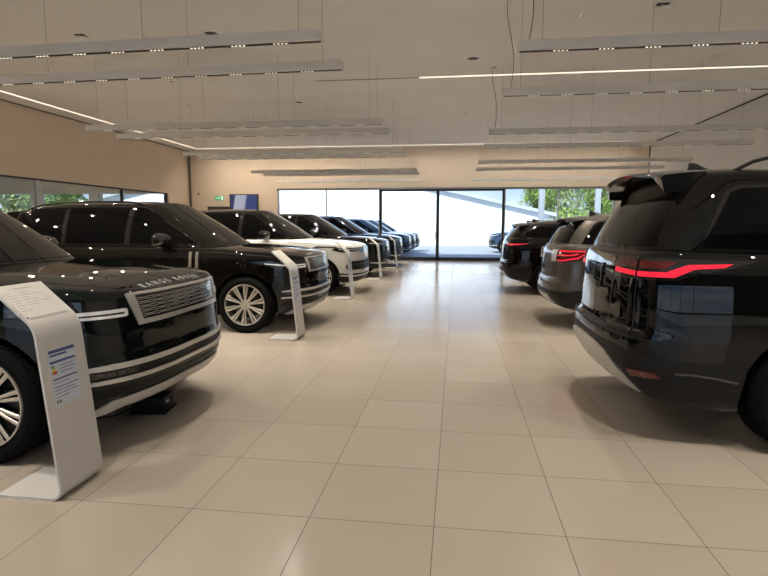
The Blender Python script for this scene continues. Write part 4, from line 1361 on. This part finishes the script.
# recessed led lines in the ceiling
def led(label, x0, x1, y0, y1):
    o = box('recessed_light_line', x0, x1, y0, y1, ZC-.009, ZC-.001, 'led', smooth=False)
    tag(o, label, 'ceiling light', 'recessed ceiling light lines'); return o
led('long recessed light line in the ceiling running along the left wall', -11.22, -11.14, 2.0, 20.1)
led('recessed light line in the ceiling crossing just before the back wall', -11.14, 7.0, 20.1, 20.17)
led('recessed light line crossing the middle of the ceiling on the right', -.8, 7.2, 9.95, 10.02)
# unlit continuation of the middle slot
o = box('recessed_slot', -3.2, -.8, 9.955, 10.015, ZC-.005, ZC, 'skirting', smooth=False)
tag(o, 'thin unlit slot in the ceiling continuing the middle light line to the left', 'ceiling slot')

# ------------------------------------------------------------------ pendant beams
ZB = 3.42
def beam(x0, x1, y, z=ZB, swap=False):
    root = empty('pendant_light', ((x0+x1)/2, y, z))
    L = (x1-x0)/2; H = .105; Wd = .075
    bm = bmesh.new()
    # housing: two cheeks and a top around an open slot
    bm_box(bm, -L, L, -Wd, -.034, 0, H); bm_box(bm, -L, L, .034, Wd, 0, H); bm_box(bm, -L, L, -.034, .034, .03, H)
    bm_box(bm, -L-.008, -L, -Wd, Wd, 0, H); bm_box(bm, L, L+.008, -Wd, Wd, 0, H)
    finish('housing', bm, 'beam', root, False)
    bm = bmesh.new(); bm_box(bm, -L+.012, L-.012, -.033, .033, .0004, .029)
    finish('slot_insert', bm, 'slot', root, False)
    for sx in (-L+.25, -L/3, L/3, L-.25):
        bm = bmesh.new()
        bm_cyl(bm, (sx, 0, H), (sx, 0, ZC-z), .0022, seg=5)
        bm_cyl(bm, (sx, 0, H-.002), (sx, 0, H+.02), .008, seg=6)
        finish('suspension_wire', bm, 'wire', root, False)
    n = 12
    for k in range(n):
        cx = -L + .45 + (2*L-.9)*k/(n-1)
        bm = bmesh.new()
        for q in range(4):
            bm_cyl(bm, (cx-.066+q*.044, 0, .0003), (cx-.066+q*.044, 0, -.0025), .013, seg=10)
        bm_box(bm, cx-.10, cx+.10, -.026, .026, -.0005, .0003, mi=1)
        finish('lamp_module', bm, ['dot', 'slot'], root, False)
    return root
side_names = {'left': 'left', 'right': 'right'}
ords = ['nearest', 'second nearest', 'third nearest', 'fourth nearest', 'fifth nearest', 'sixth nearest', 'seventh nearest', 'eighth nearest', 'furthest']
LY = [3.25, 4.30, 7.98, 9.02, 12.0, 12.95, 17.1, 18.3, 20.0]
RY = [3.86, 5.96, 9.38, 11.5, 14.85, 17.05, 19.9]
beams = []
xl0 = {0: -7.4, 1: -7.4}
for side, ys, x0, x1 in (('left', LY, -7.5, -1.36), ('right', RY, .74, 6.95)):
    for i, y in enumerate(ys):
        b = beam(x0, x1, y, ZB if i < len(ys)-1 else ZB-.12)
        if side == 'left' and i < 2: b.rotation_euler.z = -.026; b.location.y += .08
        od = 'furthest' if i == len(ys)-1 else ords[i]
        tag(b, f'{od} of the suspended grey light beams on the {side} side of the ceiling', 'pendant light', f'suspended light beams {side}')
        beams.append((b, x0, x1, y))
for side, ys, x0, x1 in (('left', (-.6, -4.2), -7.5, -1.36), ('right', (.1, -3.6), .74, 6.95)):  # unseen beams added to brighten the near end of the room
    for y, od in zip(ys, ('first', 'second')):
        b = beam(x0, x1, y)
        tag(b, f'{od} suspended grey light beam added unseen behind the viewpoint on the {side} side of the ceiling', 'pendant light')
        beams.append((b, x0, x1, y))
# looping power leads on the aisle ends of the right beams
for i, y in enumerate((3.86, 5.96, 9.38)):
    b = beams[len(LY)+i][0]
    bm = bmesh.new()
    h = ZC - ZB
    pts = [(-3.0 + .05*math.sin(k/10*PI*1.6) - .03*k/10, 0.01, .10 + (h-.10)*k/10) for k in range(11)]
    bm_tube(bm, pts, .006, 6)
    finish('power_cable', bm, 'wire', b, True)
    bm = bmesh.new(); bm_lathe(bm, [(0, h-.03), (.05, h-.03), (.055, h-.02), (.055, h-.001)], 20, 'Z', centre=(-3.04, .01, 0))
    finish('ceiling_rose', bm, 'beam', b, True)

# ------------------------------------------------------------------ ceiling fittings
def round_vent(x, y, lab, r=.11):
    root = empty('ceiling_speaker', (x, y, ZC)); tag(root, lab, 'ceiling fitting')
    bm = bmesh.new(); bm_lathe(bm, [(r*.60, -.004), (r*.63, -.014), (r, -.008), (r+.004, -.0005)], 32, 'Z'); finish('rim', bm, 'white_plastic', root)
    bm = bmesh.new(); bm_lathe(bm, [(0, -.010), (r*.3, -.010), (r*.32, -.003), (r*.62, -.0015)], 32, 'Z')
    for k in range(6):
        t = k*PI/3; bm_box(bm, .03*math.cos(t)-.006, .03*math.cos(t)+.05*abs(math.cos(t))+.006, .06*math.sin(t)-.008, .06*math.sin(t)+.008, -.011, -.002)
    finish('dark_centre', bm, 'dark_plastic', root)
    return root
def detector(x, y, lab, r=.05):
    root = empty('smoke_detector', (x, y, ZC)); tag(root, lab, 'smoke detector')
    bm = bmesh.new(); bm_lathe(bm, [(r*1.15, -.001), (r*1.15, -.012), (r*.9, -.016)], 24, 'Z'); bm_lathe(bm, [(r*.9, -.016), (r*.8, -.045), (r*.5, -.06), (0, -.062)], 24, 'Z')
    finish('casing', bm, 'white_plastic', root)
    return root
k = (ZC - 1.4964) / (4.5*1.065 - 1.4964)
def cpos(x, y): return (x*1.065, y*1.065)
for (x, y, lab, r) in ((-3.92, 6.32, 'round ceiling fitting with dark centre, above the left beams near the top of the photo', .19), (.33, 8.18, 'round ceiling fitting with dark centre over the aisle, left of the right beams', .19),
                       (-3.92, 11.28, 'round ceiling fitting with dark centre, between the middle left beams', .18), (.28, 13.14, 'small round dark ceiling fitting over the aisle, near the far right beams', .09),
                       (-8.48, 13.25, 'small round dark ceiling fitting on the far left, near the left wall', .10), (-6.1, 9.0, 'small dark round ceiling fitting behind the second left beam', .09)):
    a = cpos(x, y); round_vent(a[0], a[1], lab, r)
for (x, y, lab) in ((-5.09, 6.36, 'white smoke detector on the ceiling at the upper left, left of the round fitting'), (-6.8, 8.01, 'white smoke detector between the two nearest left beams'),
                    (-6.8, 11.16, 'white smoke detector behind the left beams, left one of a pair'), (-6.2, 12.02, 'white smoke detector behind the left beams, right one of a pair'),
                    (1.85, 6.25, 'white smoke detector on the ceiling above the nearest right beam')):
    a = cpos(x, y); detector(a[0], a[1], lab)
for (x, y, lab) in ((-6.1, 6.14, 'open rectangular ceiling hatch spotlight at the upper left'), (2.89, 6.02, 'small tilted rectangular spotlight on the ceiling at the top right')):
    a = cpos(x, y); root = empty('ceiling_spotlight', (a[0], a[1], ZC)); tag(root, lab, 'spotlight')
    bm = bmesh.new(); bm_box(bm, -.09, .09, -.06, .06, -.006, -.0005, .001); finish('backplate', bm, 'dark_plastic', root)
    bm = bmesh.new(); bm_box(bm, -.02, .13, -.05, .05, -.05, -.03, .004); bm_box(bm, -.01, .01, -.02, .02, -.031, -.004); finish('lamp_head', bm, 'white_plastic', root)
for (x, y, lab) in ((4.76, 8.61, 'flat round white ceiling disc on the right, above the right beams'), (4.85, 13.82, 'flat round pale ceiling disc further back on the right')):
    a = cpos(x, y)
    bm = bmesh.new(); bm_lathe(bm, [(0, -.014), (.14, -.014), (.16, -.010), (.165, -.0005)], 36, 'Z')
    o = finish('ceiling_disc', bm, 'beam', None, loc=(a[0], a[1], ZC)); tag(o, lab, 'ceiling fitting')

# ------------------------------------------------------------------ back wall items
def onwall(x, z): return x*1.036*1.065, 1.4964 + (z*1.065 - 1.4964)*1.036
tv = empty('wall_screen', (-9.32, YB, 2.45)); tag(tv, 'black framed wall screen showing blue and white, on the back wall', 'screen')
bm = bmesh.new(); bm_box(bm, -.66, .66, -.06, 0, -.42, .42, .008); finish('screen_frame', bm, 'dark_plastic', tv)
bm = bmesh.new(); bm_box(bm, -.61, .61, -.065, -.055, -.38, .38); finish('display', bm, 'screen', tv, False)
b = box('menu_screen', -11.02, -9.98, YB-.08, YB, 1.9, 2.33, 'dark_plastic', bev=.008)
tag(b, 'plain black wall panel under the exit sign on the back wall', 'wall panel')
ex = empty('exit_sign', (-10.46, YB, 2.70)); tag(ex, 'small green emergency exit sign on the back wall above the dark panel', 'exit sign')
bm = bmesh.new(); bm_box(bm, -.20, .20, -.03, 0, -.10, .10, .006); finish('sign_plate', bm, 'exit_green', ex)
bm = bmesh.new()
bm_box(bm, .07, .15, -.034, -.029, -.075, .075)            # doorway
for a, c_ in (((-.06, -.04), (.01, .0)), ):
    pass
# running figure: head, trunk, arms, legs
bm_cyl(bm, (-.015, -.034, .055), (-.015, -.029, .055), .016, seg=12)
for p0, p1, r in (((-.02, .035), (-.04, -.015), .013), ((-.02, .03), (.02, .01), .006), ((-.025, .03), (-.065, .015), .006), ((-.04, -.015), (-.005, -.04), .008), ((-.005, -.04), (-.015, -.075), .007), ((-.04, -.015), (-.075, -.06), .008)):
    bm_cyl(bm, (p0[0], -.0315, p0[1]), (p1[0], -.0315, p1[1]), r, r*.85, 8)
finish('running_figure', bm, 'exit_white', ex)
bm = bmesh.new()
for z in (0,):
    vs = [bm.verts.new((x, y, z)) for y in (-.034, -.029) for x, z in ((-.17, 0), (-.13, .035), (-.13, .012), (-.09, .012), (-.09, -.012), (-.13, -.012), (-.13, -.035))]
    bm.faces.new(vs[:7]); bm.faces.new(vs[7:][::-1])
    for q in range(7): bm.faces.new((vs[q], vs[(q+1) % 7], vs[7+(q+1) % 7], vs[7+q]))
finish('sign_arrow', bm, 'exit_white', ex, False)
se = empty('wall_sensor', (-11.45, YB, 2.90)); tag(se, 'tiny dark sensor on the back wall near the far left corner', 'sensor')
bm = bmesh.new(); bm_box(bm, -.03, .03, -.04, 0, -.05, .05, .008); finish('casing', bm, 'dark_satin', se)

# ------------------------------------------------------------------ outside
gr = struct(box('ground', -60, 60, YB+.3, 90, -.25, -.03, 'paving', smooth=False))
struct(box('ground_front', -60, 60, -60, YN-.2, -.25, -.03, 'paving', smooth=False))
struct(box('ground_side', -60, XO-.2, YN-.2, YB+.3, -.25, -.03, 'paving', smooth=False))
# white industrial building with a shallow gable
YG = 40.0
b = empty('warehouse', (0, YG, 0)); tag(b, 'long white clad industrial building with a sloping roof, outside beyond the yard', 'building')
def prism(bm, prof, y0, y1):
    A = [bm.verts.new((x, y0, z)) for x, z in prof]; B = [bm.verts.new((x, y1, z)) for x, z in prof]
    bm.faces.new(A); bm.faces.new(B[::-1])
    for i in range(len(prof)):
        j = (i+1) % len(prof); bm.faces.new((A[i], B[i], B[j], A[j]))
bm = bmesh.new(); prism(bm, [(-34, -.1), (7.0, -.1), (7.0, 2.35), (-14, 7.2), (-34, 2.6)], 0, 11)
finish('cladding_wall', bm, 'cladding', b, False)
bm = bmesh.new(); prism(bm, [(7.6, 2.18), (7.6, 2.42), (-14, 7.45), (-34.4, 2.75), (-34.4, 2.5), (-14, 7.18)], -.5, 11.3)
finish('roof_edge', bm, 'roof_trim', b, False)
bm = bmesh.new(); bm_box(bm, -34, 7.02, -.06, 0, -.05, 1.0)
finish('plinth', bm, 'low_wall', b, False)
# railing
rl = empty('yard_railing', (0, 36.5, 0)); tag(rl, 'thin metal yard railing in front of the white building', 'railing')
bm = bmesh.new()
for k in range(15): bm_box(bm, -22+k*2.2-.02, -22+k*2.2+.02, -.02, .02, -.03, 1.6)
finish('post', bm, 'galv', rl, False)
bm = bmesh.new()
for z in (1.58, 1.30, 1.0): bm_box(bm, -22, 9, -.012, .012, z-.010, z+.010)
finish('rail', bm, 'galv', rl, False)
# flag banners
for x, y, lab in ((5.22, 33, 'tall white banner flag outdoors seen left of the window bar on the right'), (9.0, 34.5, 'tall white banner flag outdoors near the right end of the windows')):
    r = empty('banner_flag', (x, y, 0)); tag(r, lab, 'flag', 'banner flags outside')
    bm = bmesh.new(); bm_cyl(bm, (0, 0, -.03), (0, 0, 4.6), .035, .02, 10); finish('pole', bm, 'galv', r)
    bm = bmesh.new(); bm_box(bm, .03, .36, -.01, .01, 1.6, 4.5, .004); finish('banner_cloth', bm, 'banner', r)
# trees
def tree(x, y, h, r, lab, m):
    root = empty('tree', (x, y, 0)); tag(root, lab, 'tree', 'trees outside')
    bm = bmesh.new(); bm_cyl(bm, (0, 0, -.05), (0, 0, h*.5), r*.08, r*.04, 10)
    rnd = random.Random(int(x*7+y))
    for k in range(7):
        t = k*.9; bm_cyl(bm, (0, 0, h*(.25+.03*k)), (r*.6*math.cos(t), r*.6*math.sin(t), h*(.5+.05*k)), r*.03, r*.012, 6)
    finish('trunk', bm, 'bark', root)
    bm = bmesh.new()
    blobs = [(rnd.uniform(-.62, .62)*r, rnd.uniform(-.62, .62)*r, h*rnd.uniform(.32, .85), r*rnd.uniform(.30, .5)) for _ in range(20)]
    for bx, by, bz, br in blobs:
        for _ in range(330):
            d = Vector((rnd.gauss(0, 1), rnd.gauss(0, 1), rnd.gauss(0, 1))).normalized() * br * rnd.uniform(.75, 1.05)
            c_ = Vector((bx, by, bz)) + d
            u = Vector((rnd.gauss(0, 1), rnd.gauss(0, 1), rnd.gauss(0, 1))).normalized(); v = u.cross(d).normalized()
            s_ = rnd.uniform(.07, .16)
            bm.faces.new([bm.verts.new(c_ + u*s_), bm.verts.new(c_ + v*s_*.6), bm.verts.new(c_ - u*s_), bm.verts.new(c_ - v*s_*.6)])
    me = finish('foliage', bm, m, root, False)
tree(8.7, 56.0, 7.6, 2.6, 'bushy green tree outside behind the roof slope, left of the window bar', 'leaf')
tree(14.6, 55.0, 7.4, 2.7, 'bright green tree outside, centre of the right window', 'leaf')
tree(20.6, 56.0, 6.9, 2.6, 'pale green tree outside at the right end of the windows', 'leaf_pale')
tree(12.6, 64.0, 8.8, 3.2, 'distant pale green tree outside between the two nearer green trees', 'leaf_pale')
tree(19.4, 66.0, 8.4, 3.0, 'distant pale tree outside, right of centre in the right window', 'leaf_pale')
tree(-27.2, 32.0, 5.4, 1.9, 'leafy green tree outside, seen through the interior glazing at the far left', 'leaf')
tree(-32.0, 34.0, 5.2, 1.9, 'pale green tree outside, leftmost of those seen through the interior glazing', 'leaf_pale')
# hedge bank behind the yard on the right
bm = bmesh.new()
rnd = random.Random(9)
for _ in range(5200):
    x = rnd.uniform(0, 22); z = rnd.uniform(0, 2.6 + .5*math.sin(x*1.3)); y = rnd.uniform(-.6, .6)
    u = Vector((rnd.gauss(0, 1), rnd.gauss(0, 1), rnd.gauss(0, 1))).normalized(); v = u.cross(Vector((0, 1, .2))).normalized(); s_ = rnd.uniform(.10, .22)
    c_ = Vector((x, y, z)); bm.faces.new([bm.verts.new(c_ + u*s_), bm.verts.new(c_ + v*s_*.6), bm.verts.new(c_ - u*s_), bm.verts.new(c_ - v*s_*.6)])
o = finish('hedge', bm, 'leaf', None, False, loc=(8.6, 46.5, 0)); tag(o, 'low green hedge outside to the right of the white building', 'hedge')

# ------------------------------------------------------------------ light
w = bpy.data.worlds.new('World'); scene.world = w; w.use_nodes = True
n = w.node_tree.nodes; l = w.node_tree.links
bg = n['Background']
tc = n.new('ShaderNodeTexCoord'); sp = n.new('ShaderNodeSeparateXYZ'); l.new(tc.outputs['Generated'], sp.inputs[0])
cr = n.new('ShaderNodeValToRGB'); l.new(sp.outputs['Z'], cr.inputs[0])
e = cr.color_ramp.elements
e[0].position = 0.0; e[0].color = (.76, .86, .98, 1); e[1].position = .5; e[1].color = (.20, .42, .85, 1)
x = e.new(.06); x.color = (.42, .60, .88, 1)
nz = n.new('ShaderNodeTexNoise'); nz.inputs['Scale'].default_value = 3.0; nz.inputs['Detail'].default_value = 5
l.new(tc.outputs['Generated'], nz.inputs['Vector'])
mr = n.new('ShaderNodeMapRange'); mr.inputs['From Min'].default_value = .50; mr.inputs['From Max'].default_value = .70
l.new(nz.outputs['Fac'], mr.inputs['Value'])
mx = n.new('ShaderNodeMix'); mx.data_type = 'RGBA'; mx.inputs['B'].default_value = (.95, .96, 1, 1)
l.new(mr.outputs['Result'], mx.inputs['Factor']); l.new(cr.outputs[0], mx.inputs['A'])
l.new(mx.outputs['Result'], bg.inputs['Color']); bg.inputs['Strength'].default_value = 1.45

def add_light(kind, name, loc, rot, energy, color, **kw):
    d = bpy.data.lights.new(name, kind); d.energy = energy; d.color = color
    for a, b in kw.items(): setattr(d, a, b)
    o = bpy.data.objects.new(name, d); o.location = loc; o.rotation_euler = rot; COL.objects.link(o); return o
add_light('SUN', 'sun', (0, 0, 30), (math.radians(52), 0, math.radians(-28)), 9, (.95, .98, 1), angle=.01)
# each suspended beam carries wide downlights
WARM = (1, .91, .79)
AMBER = (1, .84, .66)
for b, x0, x1, y in beams:
    for k in range(4):
        x = x0 + (x1-x0)*(k+.5)/4
        o = add_light('SPOT', 'downlight', (x, y, ZB-.06), (0, 0, 0), 175, WARM, spot_size=math.radians(118), spot_blend=1.0, shadow_soft_size=.02)
# left wall washers as unseen spots beside the recessed line
for k in range(13):
    add_light('SPOT', 'wall_wash_fill', (-10.6, 0.5 + k*1.55, ZC-.06), (0, math.radians(-30), 0), 115, AMBER, spot_size=math.radians(140), spot_blend=1.0, shadow_soft_size=.05)
for k in range(12):  # spots added to brighten the upper back wall, without fixtures
    add_light('SPOT', 'wall_wash_fill', (-10.2 + k*1.5, YB-1.5, ZC-.06), (math.radians(24), 0, 0), 100 if k < 4 else 60, AMBER if k < 4 else WARM, spot_size=math.radians(150), spot_blend=1.0, shadow_soft_size=.06)
# office light
for y in (7, 12, 17): add_light('POINT', 'office_lamp', (XL-4.5, y, 3.5), (0, 0, 0), 70, WARM, shadow_soft_size=.15)

# ------------------------------------------------------------------ camera
cam = bpy.data.cameras.new('camera'); co = bpy.data.objects.new('camera', cam); COL.objects.link(co)
cam.sensor_fit = 'HORIZONTAL'; cam.sensor_width = 36.0; cam.lens = 540.16 / 768 * 36
yaw, pitch, roll = -0.13234, 0.11506, 0.00257
fw = Vector((math.sin(yaw)*math.cos(pitch), math.cos(yaw)*math.cos(pitch), -math.sin(pitch)))
r0 = Vector((math.cos(yaw), -math.sin(yaw), 0)); u0 = r0.cross(fw)
R_ = math.cos(roll)*r0 + math.sin(roll)*u0; U_ = -math.sin(roll)*r0 + math.cos(roll)*u0
mtx = Matrix((R_, U_, -fw)).transposed().to_4x4(); mtx.translation = Vector((0.0860, -2.5595, 1.4964))
co.matrix_world = mtx
cam.clip_start = .05; cam.clip_end = 300
scene.camera = co
scene.view_settings.view_transform = 'Standard'; scene.view_settings.look = 'None'
scene.view_settings.gamma = 1; scene.view_settings.use_curve_mapping = False
scene.view_settings.exposure = 0.0
scene.cycles.use_denoising = True
scene.cycles.max_bounces = 8; scene.cycles.diffuse_bounces = 4; scene.cycles.glossy_bounces = 4; scene.cycles.transparent_max_bounces = 12
scene.cycles.sample_clamp_indirect = 8
